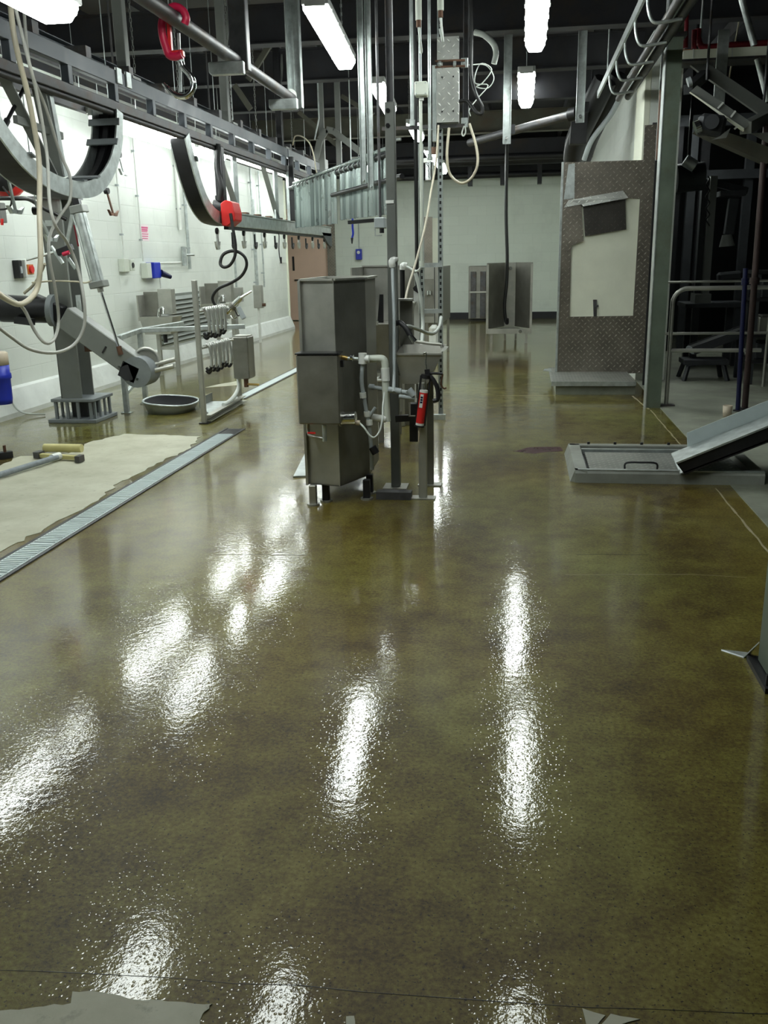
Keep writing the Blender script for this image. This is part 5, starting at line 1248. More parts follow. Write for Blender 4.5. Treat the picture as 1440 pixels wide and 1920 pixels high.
part('basin_front', MB().add([(x0, 7.38, zr), (x1, 7.38, zr), (x1 - .08, 7.5, zr - .38), (x0 + .05, 7.5, zr - .38), (x0, Yc_, zr), (x1, Yc_, zr), (x1 - .08, Yc_, zr - .38), (x0 + .05, Yc_, zr - .38)], [(0, 3, 2, 1), (1, 2, 6, 5), (0, 4, 7, 3), (3, 7, 6, 2), (0, 1, 5, 4)]), 'stainless_dull', t)
part('rim', MB().bar((x0, 7.38, zr + .01), (pl(709, 7.38, 607), 7.38, zr + .01), .03, .03), 'stainless', t)
part('gooseneck_tap', MB().tube([at(700, 606, Y=7.5), at(701, 585, Y=7.5), at(698, 577, Y=7.5), at(691, 568, Y=7.5)], .011, 8), 'chrome', t)
part('lower_bowl', MB().add([(x0 + .06, 7.45, zr - .40), (x1 - .12, 7.45, zr - .40), (x1 - .18, 7.5, zr - .62), (x0 + .12, 7.5, zr - .62), (x0 + .06, 7.8, zr - .40), (x1 - .12, 7.8, zr - .40), (x1 - .18, 7.75, zr - .62), (x0 + .12, 7.75, zr - .62)], [(0, 3, 2, 1), (1, 2, 6, 5), (0, 4, 7, 3), (3, 7, 6, 2), (4, 5, 6, 7)]), 'stainless', t)
part('drain_hose', MB().tube([at(697, 618, Y=7.3), at(694, 630, Y=7.3), at(686, 640, Y=7.3)], .012), 'cream_hose', t)
for X_ in (x0 + .03, x1 - .03): part('leg', B(X_ - .02, X_ + .02, 7.86, 7.9, 0, .2), 'stainless_dull', t)
for X_ in (x0 + .09, x1 - .13): part('leg', B(X_ - .02, X_ + .02, 7.46, 7.5, 0, zr - .38), 'stainless_dull', t)
part('bar', MB().cyl(at(693, 713, Y=7.3), at(716, 713, Y=7.3), .012), 'white_plastic', t)
part('bar_bracket', MB().bar(at(705, 713, Y=7.3), (at(705, 713, Y=7.3).x, 7.5, at(705, 713, Y=7.3).z), .02, .02), 'white_plastic', t)
# side splash panels behind the sink
t = thing('splash_panel', 'upright stainless splash panels with a white plate behind the hand sink', 'panel', (pl(765, 7.6), 7.6, 0))
for (xa, xb, ya, Y, mt, nm) in ((736, 757, 510, 8.25, 'stainless', 'panel'), (757, 778, 500, 8.3, 'stainless_dull', 'panel'), (776, 786, 545, 7.6, 'white_plastic', 'white_plate')):
    a, b = pl(xa, Y, 600), pl(xb, Y, 600); part(nm, B(a, b, Y, Y + .02, .0, at(xa, ya, Y=Y).z), mt, t, .003)
part('black_patch', MB().prism([at(774, 540, Y=7.58), at(786, 528, Y=7.58), at(787, 552, Y=7.58), at(776, 545, Y=7.58)], (0, .01, 0)), 'black', t)
part('standpipe', MB().cyl((pl(755, 7.55, 560), 7.55, at(755, 565, Y=7.55).z), (pl(755, 7.55, 560), 7.55, at(755, 502, Y=7.55).z), .02), 'rubber', t)
part('standpipe_elbow', MB().tube([at(755, 506, Y=7.55), at(756, 498, Y=7.55), at(763, 499, Y=7.55)], .026), 'white_plastic', t)
part('feed_tube', MB().tube([at(763, 500, Y=7.5), at(776, 507, Y=7.45), at(783, 508, Y=7.4), at(789, 502, Y=7.4)], .010), 'white_hose', t)
part('shelf', B(pl(757, 7.58, 560), pl(780, 7.58, 560), 7.4, 7.6, at(765, 566, Y=7.5).z - .01, at(765, 566, Y=7.5).z), 'stainless', t)
for (xa, xb, ya, yb_, Y) in ((690, 712, 640, 690, 7.2),):
    pass
# ================================================================== back of the room
t = thing('apron_washer', 'large open stainless apron wash cabin standing before the back wall', 'cabinet', (pl(955, 16.9, 620), 16.9, 0))
Yb = 16.6
xs_ = [pl(914, Yb, 560), pl(946, 17.3, 560), pl(966, 17.3, 560), pl(996, Yb + .1, 560)]
zb_, zt_ = at(955, 617, Y=Yb).z, at(940, 493, Y=Yb).z
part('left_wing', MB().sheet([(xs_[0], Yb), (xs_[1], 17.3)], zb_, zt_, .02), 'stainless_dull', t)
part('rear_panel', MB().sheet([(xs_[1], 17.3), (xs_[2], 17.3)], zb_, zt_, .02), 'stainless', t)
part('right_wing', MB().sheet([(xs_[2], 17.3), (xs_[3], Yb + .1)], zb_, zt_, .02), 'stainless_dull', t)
for X_ in (xs_[0], xs_[3]): part('edge_strip', B(X_ - .02, X_ + .02, Yb - .02, Yb + .03, zb_ - .08, zt_ - .02), 'stainless', t)
part('front_lip', B(xs_[0], xs_[3], Yb - .04, Yb, zb_ - .08, zb_ + .01), 'stainless', t)
part('tray', MB().prism([(xs_[0], Yb, zb_ - .04), (xs_[3], Yb, zb_ - .04), (xs_[2], 17.3, zb_ - .04), (xs_[1], 17.3, zb_ - .04)], (0, 0, .02)), 'stainless_dull', t)
for X_ in (xs_[0] + .05, xs_[3] - .1): part('leg', B(X_, X_ + .05, Yb, Yb + .05, 0, zb_ - .05), 'stainless', t)
for X_ in (xs_[1], xs_[2]): part('leg', B(X_, X_ + .04, 17.2, 17.24, 0, zb_ - .03), 'stainless', t)
part('tap', MB().cyl((xs_[1] + .1, 17.28, zt_ - .1), (xs_[1] + .1, 17.2, zt_ - .1), .03), 'chrome', t)
part('drain_cap', MB().cyl((xs_[3] - .18, Yb - .05, zb_ - .04), (xs_[3] - .18, Yb - .03, zb_ - .04), .03), 'chrome', t)
hose('long black hose hanging from the roof into the apron wash cabin', [(952, 190, 17.0), (950, 300, 17.0), (949, 400, 17.0), (951, 480, 17.0), (950, 530, 17.0), (946, 570, 17.0), (948, 600, 17.0), (951, 606, 16.95), (951, 598, 16.9)], 17, .03, 'rubber')
t = thing('steel_locker', 'narrow dark stainless locker against the back wall, left of the apron wash cabin', 'cabinet', (pl(897, 22, 550), 22.6, 0))
x0, x1, z0, z1 = fb(878, 499, 914, 600, 22.4)
part('body', B(x0, x1, 22.5, 23.2, z0 + .02, z1), 'stainless_dull', t, .01)
for k in range(2):
    w2 = (x1 - x0) / 2
    for (za_, zb2) in ((.04, .50), (.54, .90)):
        part('door', B(x0 + .05 + k * w2, x0 + w2 * (k + 1) - .05, 22.46, 22.5, z0 + (z1 - z0) * za_, z0 + (z1 - z0) * zb2), 'galvanised_dark', t, .004)
part('mid_rail', B(x0 + .03, x1 - .03, 22.44, 22.47, z0 + (z1 - z0) * .505, z0 + (z1 - z0) * .535), 'stainless', t)
part('plinth', B(x0 + .05, x1 - .05, 22.6, 23.1, 0, z0 + .03), 'black', t)
t = thing('steel_locker', 'stainless cabinet with brown stained front behind the cable ladder', 'cabinet', (pl(815, 14, 560), 14.2, 0))
x0, x1, z0, z1 = fb(792, 497, 829, 606, 14.0)
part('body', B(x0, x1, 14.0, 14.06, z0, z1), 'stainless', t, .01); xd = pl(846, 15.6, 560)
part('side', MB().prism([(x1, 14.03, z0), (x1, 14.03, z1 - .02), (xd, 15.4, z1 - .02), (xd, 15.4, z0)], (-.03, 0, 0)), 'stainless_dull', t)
part('seam', B((x0 + x1) / 2 + .03, (x0 + x1) / 2 + .04, 13.99, 14.0, z0, z1), 'black', t)
part('valve', MB().cyl(at(804, 545, Y=13.98), at(804, 553, Y=13.98), .035), 'chrome', t); part('stain_plate', B(x0 + .02, x0 + .17, 13.992, 14.0, z0 + .1, z1 - .2), 'stainless_dull', t)
part('white_tank', B(x0 + .1, x1 - .04, 13.9, 14.02, .12, z0 - .02), 'white_plastic', t, .05)
for X_ in (x0 + .04, x1 - .08): part('leg', B(X_, X_ + .04, 14.01, 14.05, 0, z0 + .02), 'stainless_dull', t)
part('leg', B(xd - .05, xd - .01, 15.3, 15.34, 0, z0 + .02), 'stainless_dull', t)
t = thing('wall_plate', 'tall grey tread plate strip on the back wall behind the ladder', 'plate', (pl(805, YB, 450), YB - .02, 0))
x0, x1, z0, z1 = fb(795, 407, 811, 600, YB - .02); part('plate', B(x0, x1, YB - .03, YB, .16, z1), 'tread_wall', t); x0, x1, z0, z1 = fb(811, 409, 822, 600, YB - .02); part('pale_board', B(x0, x1, YB - .02, YB, .16, z1), 'white_paint', t)
t = thing('soap_dispenser', 'small bright blue dispenser box on the back wall', 'dispenser', (pl(672, YB - .1, 477), YB, 1.4))
x0, x1, z0, z1 = fb(667, 467, 678, 487, YB - .1); part('body', B(x0, x1, YB - .12, YB, z0, z1), 'blue', t, .01); part('window', MB().cyl(((x0 + x1) / 2, YB - .13, z1 - .08), ((x0 + x1) / 2, YB - .12, z1 - .08), .04), 'white_plastic', t); part('cable', MB().cyl(((x0 + x1) / 2, YB - .02, z1), ((x0 + x1) / 2, YB - .02, z1 + .7), .008), 'grey_plastic', t)
t = thing('blue_airline', 'short blue air line with nozzle hanging below the curtain', 'hose', at(660, 455, Y=12.4))
part('line', MB().tube([at(661, 405, Y=12.4), at(661, 425, Y=12.4), at(662, 438, Y=12.4), at(660, 446, Y=12.4)], .014), 'blue', t); part('nozzle', MB().cyl(at(660, 446, Y=12.4), at(660, 457, Y=12.4), .018, .008), 'black', t)
part('drop_wire', MB().cyl(at(661, 405, Y=12.4), (at(661, 405, Y=12.4).x, 12.4, ZC), .008), 'galvanised', t)
# ================================================================== right side
t = thing('steel_column', 'green grey painted steel column from floor to roof at the right', 'column', (1.33, 9.45, 0))
part('front_flange', B(1.262, 1.402, 9.375, 9.39, 0, ZC), 'green_column', t)
part('rear_flange', B(1.262, 1.402, 9.52, 9.535, 0, ZC), 'green_column', t)
part('web', B(1.262, 1.402, 9.39, 9.52, 0, ZC), 'green_column', t)
part('edge_bead', B(1.255, 1.264, 9.37, 9.54, .0, ZC), 'galvanised', t)
part('upper_collar', B(1.24, 1.43, 9.35, 9.56, at(1262, 70, Y=9.4).z, at(1262, 62, Y=9.4).z), 'galvanised_dark', t)
t = thing('side_strut', 'dark strip of plate and cable running up left of the green column', 'strut', at(1240, 300, Y=10.6))
x0, x1, z0, z1 = fb(1235, 100, 1244, 300, 10.9); part('strip', B(x0, x1, 10.9, 10.95, z0, ZC), 'galvanised', t); part('rusty_sleeve', MB().cyl((x0 + .02, 10.85, z0), (x0 + .02, 10.85, z0 + .7), .03), 'rust', t); part('lower_strip', B(x0, x1 - .01, 10.92, 10.96, .02, z0), 'black', t)
# diamond plate screen on its step
t = thing('plate_screen', 'battered diamond plate screen with a cream board in its middle', 'screen', (.9, 11.3, 0))
YD = 11.15; zs = .15
def pq(x, y, Y=YD): p = at(x, y, Y=Y); return (p.x, Y, p.z)
def slab(pts, Y, th=.012): return MB().prism([pq(x, y, Y) for x, y in pts], (0, th, 0))
part('left_plate', slab([(1053, 304), (1078, 304), (1071, 462), (1068, 594), (1068, 700), (1042, 700)], YD), 'tread_wall', t)
part('top_plate', slab([(1077, 304), (1206, 300), (1209, 235), (1231, 233), (1224, 372), (1200, 372), (1178, 372), (1060, 390), (1077, 390)], YD + .003), 'tread_wall', t)
part('right_plate', slab([(1200, 371), (1224, 371), (1206, 700), (1184, 700), (1187, 592)], YD), 'tread_wall', t)
part('lower_plate', slab([(1068, 594), (1187, 592), (1184, 700), (1066, 700)], YD + .003), 'tread_wall', t)
part('cream_board', slab([(1064, 380), (1201, 365), (1188, 600), (1066, 600)], YD + .02, .02), 'white_paint', t)
part('patch_plate', slab([(1054, 385), (1090, 385), (1094, 452), (1072, 461), (1071, 470), (1052, 470)], YD - .006), 'tread_wall', t)
part('recess_shade', slab([(1093, 385), (1172, 374), (1174, 430), (1097, 443)], YD - .008), 'tread_dark', t)  # dark sheet painted in for the shade of the recess under the flap
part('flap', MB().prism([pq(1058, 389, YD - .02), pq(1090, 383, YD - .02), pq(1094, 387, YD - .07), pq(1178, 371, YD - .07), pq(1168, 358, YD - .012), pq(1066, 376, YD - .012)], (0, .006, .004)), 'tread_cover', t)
part('edge_post', B(at(1049, 500, Y=YD).x - .012, at(1049, 500, Y=YD).x + .012, YD - .01, YD + .05, zs, at(1053, 304, Y=YD).z), 'galvanised', t)
part('rear_post', B(.60, .66, YD + .04, YD + .1, zs, 2.5), 'galvanised_dark', t); part('rear_post', B(1.4, 1.46, YD + .04, YD + .1, zs, 2.9), 'galvanised_dark', t)
part('latch', slab([(1112, 562), (1119, 562), (1119, 594), (1113, 594)], YD + .005, .012), 'galvanised_dark', t); part('latch_bolt', MB().bar(pq(1114, 577, YD), pq(1122, 573, YD), .02, .02), 'galvanised_dark', t)
part('bent_corner', slab([(1066, 308), (1078, 306), (1077, 372), (1057, 374)], YD - .004), 'galvanised', t)
t = thing('plate_step', 'low concrete step edged with tread plate at the foot of the screen', 'step', (.85, 10.8, 0))
x0, x1 = at(1042, 742, Z=0).x, 1.26
part('body', B(x0, x1, 10.3, 11.6, 0, zs - .04), 'concrete', t); part('tread_top', B(x0 - .05, x1, 10.26, 11.6, zs - .03, zs), 'tread_floor', t, .004); part('nosing', B(x0 - .05, x1, 10.25, 10.27, zs - .05, zs), 'galvanised', t)
part('broken_corner', MB().prism([(x0 - .12, 11.2, zs), (x0 - .02, 11.15, zs), (x0 - .02, 11.4, zs), (x0 - .1, 11.38, zs)], (0, 0, .01)), 'galvanised', t)
# handrails
def rail(label, pts, r, mat, mids=(), feet=()):
    t = thing('handrail', label, 'railing', pts[0]); part('top_rail', MB().tube(pts, r, 12, False), mat, t)
    for a, b in mids: part('mid_rail', MB().cyl(a, b, r * .9, n=12), mat, t)
    for p in feet: part('foot_plate', B(p[0] - .08, p[0] + .08, p[1] - .05, p[1] + .05, .006, .02), 'galvanised_dark', t)
    return t
Yh = 9.5; xh = 1.475
zt = at(1350, 540, Y=Yh).z; zm = at(1330, 657, Y=Yh).z
cr = [(xh, Yh, .01), (xh, Yh, zt - .14)] + [(xh + .14 - .14 * math.cos(q), Yh, zt - .14 + .14 * math.sin(q)) for q in [math.pi / 2 * k / 6 for k in range(1, 7)]] + [(3.4, Yh, zt), (3.4, Yh, .01)]
rail('bent steel tube handrail in front, right of the green column', cr, .022, 'stainless', [((xh, Yh, zm), (2.35, Yh, zm))], [(xh, Yh)])
Y2 = 10.9; z2 = at(1320, 528, Y=Y2).z; z3 = at(1330, 625, Y=Y2).z
rail('thin steel handrail further back, right of the green column', [(1.55, Y2, .0), (1.55, Y2, z2), (2.75, Y2, z2), (2.75, Y2, 0)], .018, 'stainless', [((1.55, Y2, z3), (2.75, Y2, z3))])
# poles
def pole(label, xa, ya, xb, Y, r, mat, zt):
    p = at(xa, ya, Z=0); q = at(xb, 330, Y=p.y); o = thing('steel_pole', label, 'pole', p)
    d = (q - p).normalized(); e = p + d * (zt / d.z)
    part('pole', MB().cyl(p, e, r), mat, o); part('foot', MB().cyl(p, p + Vector((0, 0, .02)), r * 2), 'black', o)
    part('clamp', MB().cyl(p + d * 1.2, p + d * 1.26, r * 1.5), mat, o)
pole('dark blue pole standing beside the brown pole near the chute', 1383, 772, 1408, 9, .022, 'dark_blue', 1.35)
pole('brownish steel pole standing near the chute, right of the blue pole', 1396, 768, 1430, 9, .03, 'copper_pipe', 2.6)
solid('plastic_cup', MB().lathe([(0, 0), (.038, 0), (.045, .11), (.04, .11), (.034, .01), (0, .01)], at(1363, 782, Z=.006)), 'cream_lid', 'small cream plastic cup on the floor behind the chute', 'cup')
# floor hatch with kerb
X0, X1, Y0_, Y1_, H = .385, 1.62, 6.15, 7.10, .085
t = thing('floor_hatch', 'raised floor hatch with concrete kerb and tread plate lid', 'hatch', ((X0 + X1) / 2, 6.6, 0))
kb = .07
part('front_kerb', MB().prism([(X0, Y0_, 0), (X0, Y0_ + kb, 0), (X0, Y0_ + kb, H), (X0, Y0_ + .015, H), (X0, Y0_, H - .02)], (X1 - X0, 0, 0)), 'kerb_concrete', t)
part('rear_kerb', B(X0, X1, Y1_ - kb, Y1_, 0, H), 'kerb_concrete', t, .006)
part('left_kerb', MB().prism([(X0 - .03, Y0_ + .03, 0), (X0 + .08, Y0_ + .0, 0), (X0 + .08, Y0_ + .0, H), (X0 + .0, Y0_ + .02, H)], (0, Y1_ - Y0_ - .03, 0)), 'kerb_concrete', t)
part('right_kerb', B(X1 - .08, X1, Y0_ + kb, Y1_ - kb, 0, H), 'kerb_concrete', t)
part('edge_angle', B(X0 + .02, X1, Y0_ + .01, Y0_ + .045, H - .002, H + .006), 'galvanised', t)
ld = part('lid', B(X0 + .11, X1 - .1, Y0_ + .11, Y1_ - .2, .03, .058), 'tread_floor', t, .004)
part('lid_frame', B(X0 + .08, X1 - .08, Y0_ + kb, Y1_ - kb, 0, .028), 'black', t)
part('rear_bar', B(X0 + .09, X1 - .09, Y1_ - .15, Y1_ - .115, .03, .07), 'galvanised', t)
hx = (X0 + X1) / 2 - .16
part('handle', MB().tube([(hx - .11, 6.33, .056), (hx - .1, 6.34, .1), (hx, 6.34, .105), (hx + .1, 6.34, .1), (hx + .11, 6.33, .056)], .007, 8), 'black_steel', ld)
for k in range(5): part('bolt', MB().cyl((X0 + .15 + k * .2, Y1_ - .03, H), (X0 + .15 + k * .2, Y1_ - .03, H + .018), .012, n=6), 'black_steel', t)
# chute
t = thing('steel_chute', 'sloping galvanised chute trough reaching down over the floor hatch', 'chute', (1.9, 6.5, 0))
Yf, Yr = 6.1, 6.75
r0 = at(1268, 868, Y=Yf); r1 = at(1440, 799, Y=Yf); sl = (r1.z - r0.z) / (r1.x - r0.x)
XE = 3.0; r2 = Vector((XE, Yf, r0.z + sl * (XE - r0.x)))
hgt_f, hgt_r = .085, .20
part('front_wall', MB().prism([(r0.x, Yf, r0.z), (r2.x, Yf, r2.z), (r2.x, Yf, r2.z - .13), (r0.x + .06, Yf, r0.z - .08)], (0, .008, 0)), 'black_steel', t)  # black here puts the shade of the chute's outer side into the colour
part('front_rim', MB().bar(r0, r2, .02, .012), 'galvanised', t)
b0 = at(1288, 812, Y=Yr); b1 = at(1440, 751, Y=Yr); slr = (b1.z - b0.z) / (b1.x - b0.x)
b2 = Vector((XE, Yr, b0.z + slr * (XE - b0.x)))
part('rear_wall', MB().prism([tuple(b0), tuple(b2), (b2.x, Yr, b2.z - .34), (b0.x + .02, Yr, b0.z - .19)], (0, .008, 0)), 'drain_steel', t)  # paler steel than the bed, painting in the light on the inner face
part('bed', MB().add([(r0.x + .03, Yf, r0.z - .07), (r2.x, Yf, r2.z - .12), (r2.x, Yr, r2.z - .12), (r0.x + .07, Yr, r0.z - .07), (r0.x + .03, Yf, r0.z - .08), (r2.x, Yf, r2.z - .13), (r2.x, Yr, r2.z - .13), (r0.x + .07, Yr, r0.z - .08)], [(0, 1, 2, 3), (7, 6, 5, 4), (0, 4, 5, 1), (2, 6, 7, 3), (0, 3, 7, 4), (1, 5, 6, 2)]), 'galvanised', t)
for xx in (1.95, 2.8):
    for yy in (Yf + .03, Yr - .03): part('leg', B(xx - .02, xx + .02, yy - .02, yy + .02, .006, r0.z + sl * (xx - r0.x) - .11), 'black_steel', t)
# post at the lower right
t = thing('corner_post', 'dark green post with base plate cut by the right picture edge', 'post', (1.0, 3.2, 0))
part('tube', B(.905, 1.10, 3.12, 3.30, .02, 2.6), 'green_column', t, .006); part('base_plate', B(.875, 1.15, 3.06, 3.34, 0, .02), 'black_steel', t)
part('gusset', MB().prism([(.87, 3.36, .0), (.80, 3.42, .0), (.905, 3.40, 0), (.905, 3.30, .09)], (0, .004, .004)), 'galvanised', t)
part('anchor_bolt', MB().cyl((.893, 3.09, .02), (.893, 3.09, .06), .012, n=6), 'black_steel', t)
# overhead tray and conveyor in the hall
Yk = 9.9
t = thing('cable_tray', 'pale overhead cable tray with red hoses lying on it at the upper right', 'tray', at(1360, 105, Y=Yk))
a, b = at(1281, 101, Y=Yk), at(1440, 96, Y=Yk); a.z = b.z = (a.z + b.z) / 2
part('front_web', B(a.x, 5.0, Yk, Yk + .02, a.z - .04, a.z + .04), 'white_paint', t); part('bed', B(a.x - .03, 5.0, Yk - .0, Yk + .35, a.z - .06, a.z - .04), 'galvanised_dark', t)
for X_ in (a.x + .2, 3.6): part('hanger', MB().cyl((X_, Yk + .3, a.z - .04), (X_, Yk + .3, ZC), .012, n=6), 'galvanised', t)
part('tie', MB().bar(at(1300, 92, Y=Yk - .01), at(1300, 108, Y=Yk - .01), .012, .004), 'white_plastic', t); part('tie', MB().bar(at(1373, 90, Y=Yk - .01), at(1373, 106, Y=Yk - .01), .012, .004), 'white_plastic', t)
for k, (lb, pts, r, mt) in enumerate((('dark red hose bent up beside the green column above the tray', [(1287, 25), (1286, 60), (1285, 90)], .025, 'dark_red'), ('short red hose rising from the tray left of the long red hose', [(1302, 56), (1301, 75), (1301, 92)], .025, 'dark_red'),
      ('long dark red hose lying along the cable tray', [(1309, 54), (1309, 72), (1316, 87), (1335, 88), (1380, 84), (1450, 80)], .03, 'dark_red'), ('thin orange cable lying on the cable tray', [(1278, 95), (1310, 94), (1370, 90), (1410, 91), (1450, 86)], .012, 'orange'))):
    hose(lb, pts, Yk + .06 + .06 * k, r, mt)
t = thing('diagonal_rod', 'bright diagonal steel rod crossing the cable tray at the upper right', 'rod', at(1440, 200, Y=9.7))
part('rod', MB().cyl(at(1386, -20, Y=9.7), at(1414, 85, Y=9.7), .03), 'galvanised', t); part('rod', MB().cyl(at(1420, 110, Y=9.85), at(1440, 190, Y=9.85), .028), 'galvanised', t)
hose('thin beige cord hanging behind the cable tray', [(1386, -10, 10.6), (1386, 35, 10.6), (1378, 82, 10.6), (1370, 130, 10.6), (1366, 155, 10.6)], 10.6, .008, 'cream_hose', 'cable')
t = thing('inclined_conveyor', 'sloping grey conveyor frame with a motor hanging at the upper right', 'conveyor', at(1370, 250, Y=9.2))
Yc1, Yc2 = 9.6, 9.0
def quad(pts, Y, th=.03): return MB().prism([tuple(at(x, y, Y=Y)) for x, y in pts], (0, th, 0))
part('upper_beam', quad([(1295, 122), (1328, 119), (1440, 195), (1440, 225), (1318, 140)], Yc1, .06), 'grey_paint', t)
part('lower_beam', quad([(1307, 160), (1294, 172), (1395, 243), (1410, 230)], Yc2, .05), 'grey_paint', t)
part('cross_tie', MB().bar(at(1290, 168, Y=Yc2 + .05), at(1322, 140, Y=Yc1), .08, .08), 'hall_grey', t); part('cross_tie', MB().bar(at(1398, 240, Y=Yc2 + .02), at(1440, 218, Y=Yc1), .1, .1), 'grey_paint', t)
part('lower_flange', quad([(1294, 172), (1322, 192), (1395, 246), (1395, 240)], Yc2 - .04, .05), 'white_paint', t)
part('belt_guard', quad([(1305, 245), (1330, 258), (1440, 306), (1440, 275), (1385, 255), (1340, 240)], Yc2 + .2, .2), 'beam_brown', t)
part('gusset', quad([(1410, 250), (1440, 248), (1440, 268)], Yc2 + .15, .02), 'grey_paint', t)
mo = part('motor', MB().bar(at(1308, 232, Y=Yc2 - .05), at(1358, 238, Y=Yc2 - .05), .16, .17), 'hall_grey', t, .03)
part('gearbox', MB().cyl(at(1335, 228, Y=Yc2 - .2), at(1335, 228, Y=Yc2), .06, n=16), 'hall_grey', mo); part('motor_cap', MB().cyl(at(1303, 240, Y=Yc2 - .1), at(1312, 236, Y=Yc2 - .1), .06), 'chrome', mo); part('motor_plate', quad([(1335, 262), (1362, 258), (1370, 240), (1350, 255)], Yc2 - .12), 'grey_paint', mo)
for (x, y, x2, y2) in ((1346, 203, 1356, 192), (1370, 220, 1379, 208), (1377, 242, 1384, 236)): part('strap', MB().bar(at(x, y, Y=Yc2 - .02), at(x2, y2, Y=Yc2 - .02), .015, .015), 'white_plastic', t)
part('pale_knob', MB().cyl(at(1289, 155, Y=Yc2), at(1296, 152, Y=Yc2), .04), 'grey_plastic', t)
for X_, Y_ in ((at(1352, 140, Y=9.7).x, 9.7),): part('hanger', B(X_ - .05, X_ + .05, Y_, Y_ + .03, at(1352, 200, Y=9.7).z, at(1358, 55, Y=9.7).z), 'galvanised', t)
part('hanger', MB().cyl(at(1325, 150, Y=9.3), (at(1325, 150, Y=9.3).x, 9.3, ZC), .012), 'galvanised_dark', t); part('hanger', MB().cyl(at(1430, 215, Y=9.62), (at(1430, 215, Y=9.62).x, 9.62, ZC), .012), 'galvanised_dark', t)
# machines in the dark hall
def frame_box(t, x0, x1, y0, y1, z0, z1, w_, mat):
    for X_ in (x0, x1):
        for Y_ in (y0, y1): part('leg', B(X_ - w_ / 2, X_ + w_ / 2, Y_ - w_ / 2, Y_ + w_ / 2, z0, z1), mat, t)
Ym = 13.0
t = thing('work_machine', 'grey machine column on a table in the dark hall, right of the green column', 'machine', (pl(1340, Ym, 600), Ym, 0))
x0, x1 = pl(1284, Ym, 560), pl(1400, Ym, 560); ztb = at(1330, 568, Y=Ym).z
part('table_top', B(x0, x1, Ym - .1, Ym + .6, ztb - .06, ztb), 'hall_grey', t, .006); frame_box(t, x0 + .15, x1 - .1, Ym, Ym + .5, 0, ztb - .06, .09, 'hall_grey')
part('column', B(pl(1313, Ym, 440), pl(1324, Ym, 440), Ym + .1, Ym + .25, ztb, at(1325, 335, Y=Ym).z), 'hall_grey', t); part('column', B(pl(1325, Ym, 440), pl(1338, Ym, 440), Ym, Ym + .15, ztb, at(1325, 330, Y=Ym).z), 'grey_paint', t)
part('spring_cable', MB().tube([Vector(at(1327 + 3.5 * math.sin(k * 1.57), 330 + k * 5.5, Y=Ym - .04)) for k in range(18)], .008, 6), 'black', t)
part('head', B(pl(1352, Ym, 360), pl(1400, Ym, 360), Ym, Ym + .3, at(1370, 367, Y=Ym).z, at(1370, 357, Y=Ym).z), 'hall_grey', t); part('arm', MB().bar(at(1376, 372, Y=Ym + .1), at(1366, 440, Y=Ym + .1), .12, .14), 'hall_grey', t, .01); part('chuck', MB().cyl(at(1363, 462, Y=Ym + .05), at(1363, 440, Y=Ym + .05), .10, .06), 'grey_paint', t)
part('head_beam', MB().bar(at(1325, 340, Y=Ym + .1), at(1400, 358, Y=Ym + .2), .08, .08), 'hall_grey', t)
part('parts_pile', MB().bar(at(1345, 520, Y=Ym + .2), at(1390, 516, Y=Ym + .2), .2, .12), 'hall_grey', t, .03)
part('base', B(pl(1302, Ym, 560), pl(1332, Ym, 560), Ym - .05, Ym + .3, ztb, ztb + .12), 'grey_paint', t)
Yt_ = 11.6
t = thing('trestle_stand', 'low dark trestle with slanted feet under the sloping belt in the hall', 'trestle', (pl(1320, Yt_, 700), Yt_, 0))
zz = at(1320, 672, Y=Yt_).z; x0, x1 = pl(1278, Yt_, 670), pl(1362, Yt_, 670)
part('top', B(x0, x1, Yt_ - .2, Yt_ + .2, zz - .06, zz), 'hall_grey', t, .005)
for s, X_ in ((-1, x0 + .06), (1, x1 - .06)):
    for Y_ in (-.16, .16): part('leg', MB().bar((X_, Yt_ + Y_, zz - .06), (X_ + s * .05, Yt_ + Y_ * 1.3, .006), .04, .04), 'hall_grey', t)
part('tie', MB().bar((x0 + .03, Yt_ - .18, .2), (x1 - .04, Yt_ - .18, .24), .03, .04), 'hall_grey', t)
t = thing('belt_conveyor', 'short sloping grey belt conveyor resting on the trestle', 'conveyor', tuple(at(1350, 650, Y=Yt_)))
a, b = at(1300, 658, Y=Yt_), at(1400, 622, Y=Yt_); a.z = max(a.z, zz + .07)
part('side_frame', MB().bar(a, b, .02, .1), 'hall_grey', t); part('side_frame', MB().bar(a + Vector((0, .3, 0)), b + Vector((0, .3, 0)), .02, .1), 'hall_grey', t); part('belt', MB().bar(a + Vector((0, .15, .03)), b + Vector((0, .15, .03)), .28, .02), 'black', t); part('roller', MB().cyl(a, a + Vector((0, .3, 0)), .04), 'grey_plastic', t)
part('leg', MB().bar((b.x - .05, Yt_ + .15, b.z - .03), (b.x - .05, Yt_ + .15, .006), .05, .05), 'hall_grey', t)
t = thing('steel_rack', 'dark steel rack with shelves at the right picture edge in the hall', 'rack', (pl(1430, 11.2, 650), 11.2, 0))
x0, x1 = pl(1407, 11.2, 650), pl(1500, 11.2, 650)
frame_box(t, x0, x1, 11.1, 11.6, .006, 1.3, .05, 'hall_grey')
for z in (.25, .55, .95, 1.25): part('shelf', B(x0 - .03, x1 + .03, 11.07, 11.63, z, z + .04), 'black_steel', t)
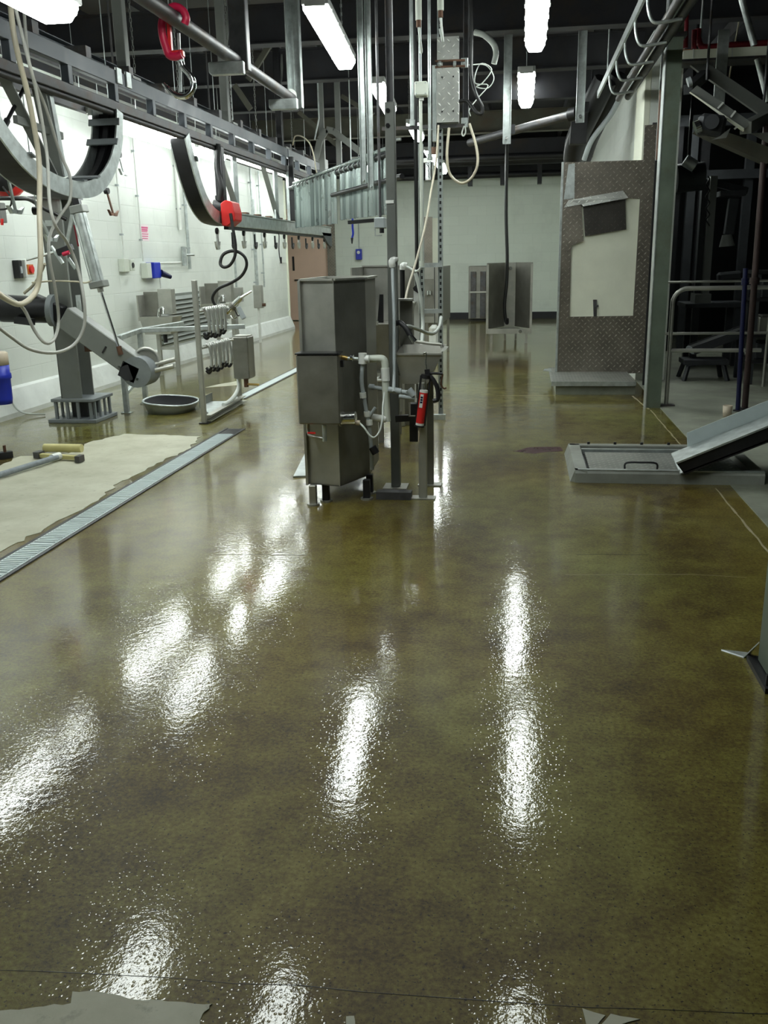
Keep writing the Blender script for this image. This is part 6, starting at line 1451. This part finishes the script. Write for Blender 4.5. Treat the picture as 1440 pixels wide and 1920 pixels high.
for k, (z, c) in enumerate(((.29, 'hall_grey'), (.59, 'stainless_dull'), (.99, 'hall_grey'))):
    solid('parts_crate', B(x0 + .06, x0 + .45, 11.15, 11.5, z, z + .18).box(x0 + .1, x0 + .4, 11.2, 11.45, z + .18, z + .2), c, ('lowest', 'middle', 'topmost')[k] + ' crate on the dark steel rack at the right edge', 'crate', 'crates on the rack', bevel=.01)
t = thing('hall_tank', 'dark cylindrical tank lying high in the hall behind the green column', 'tank', at(1300, 340, Y=12.5))
part('barrel', MB().cyl(at(1268, 335, Y=12.5), at(1320, 330, Y=12.5), .17, n=20), 'hall_grey', t); part('cap', MB().cyl(at(1284, 300, Y=12.0), at(1303, 312, Y=12.0), .07, n=16), 'galvanised', t); part('hanger', MB().cyl(at(1290, 320, Y=12.5), (at(1290, 320, Y=12.5).x, 12.5, ZC), .02), 'black_steel', t); part('pipe', MB().cyl(at(1300, 310, Y=12.0), at(1300, 325, Y=12.5), .03), 'black_steel', t)
t = thing('steel_gantry', 'tall dark steel frame in the hall behind the handrails', 'frame', (pl(1290, 15, 600), 15, 0))
for x in (1262, 1290, 1312, 1395): X_ = pl(x, 15, 450); part('upright', B(X_ - .06, X_ + .06, 15, 15.12, 0, 3.4), 'hall_grey' if x in (1290, 1395) else 'black_steel', t)
part('crossbeam', B(pl(1258, 15, 450), pl(1445, 15, 450), 14.95, 15.1, 2.55, 2.68), 'hall_grey', t); part('crossbeam', B(pl(1258, 15, 450), pl(1445, 15, 450), 14.95, 15.1, 3.3, 3.45), 'hall_grey', t)
part('pale_panel', B(pl(1258, 15, 350), pl(1280, 15, 350), 14.9, 14.95, 2.4, 2.7), 'grey_plastic', t)
t = thing('cable_reel', 'round green tinted reel under the roof at the upper right', 'reel', at(1320, 8, Y=11))
part('rim', MB().lathe([(.06, -.03), (.14, -.03), (.14, .03), (.06, .03), (.06, -.03)], at(1320, 0, Y=11), (0, 1, 0), 24), 'green_column', t); part('hub', MB().cyl(at(1320, 0, Y=10.9), at(1320, 0, Y=11.1), .06), 'black', t); part('bracket', MB().cyl(at(1320, 0, Y=11), (at(1320, 0, Y=11).x, 11, ZC), .02), 'black_steel', t)
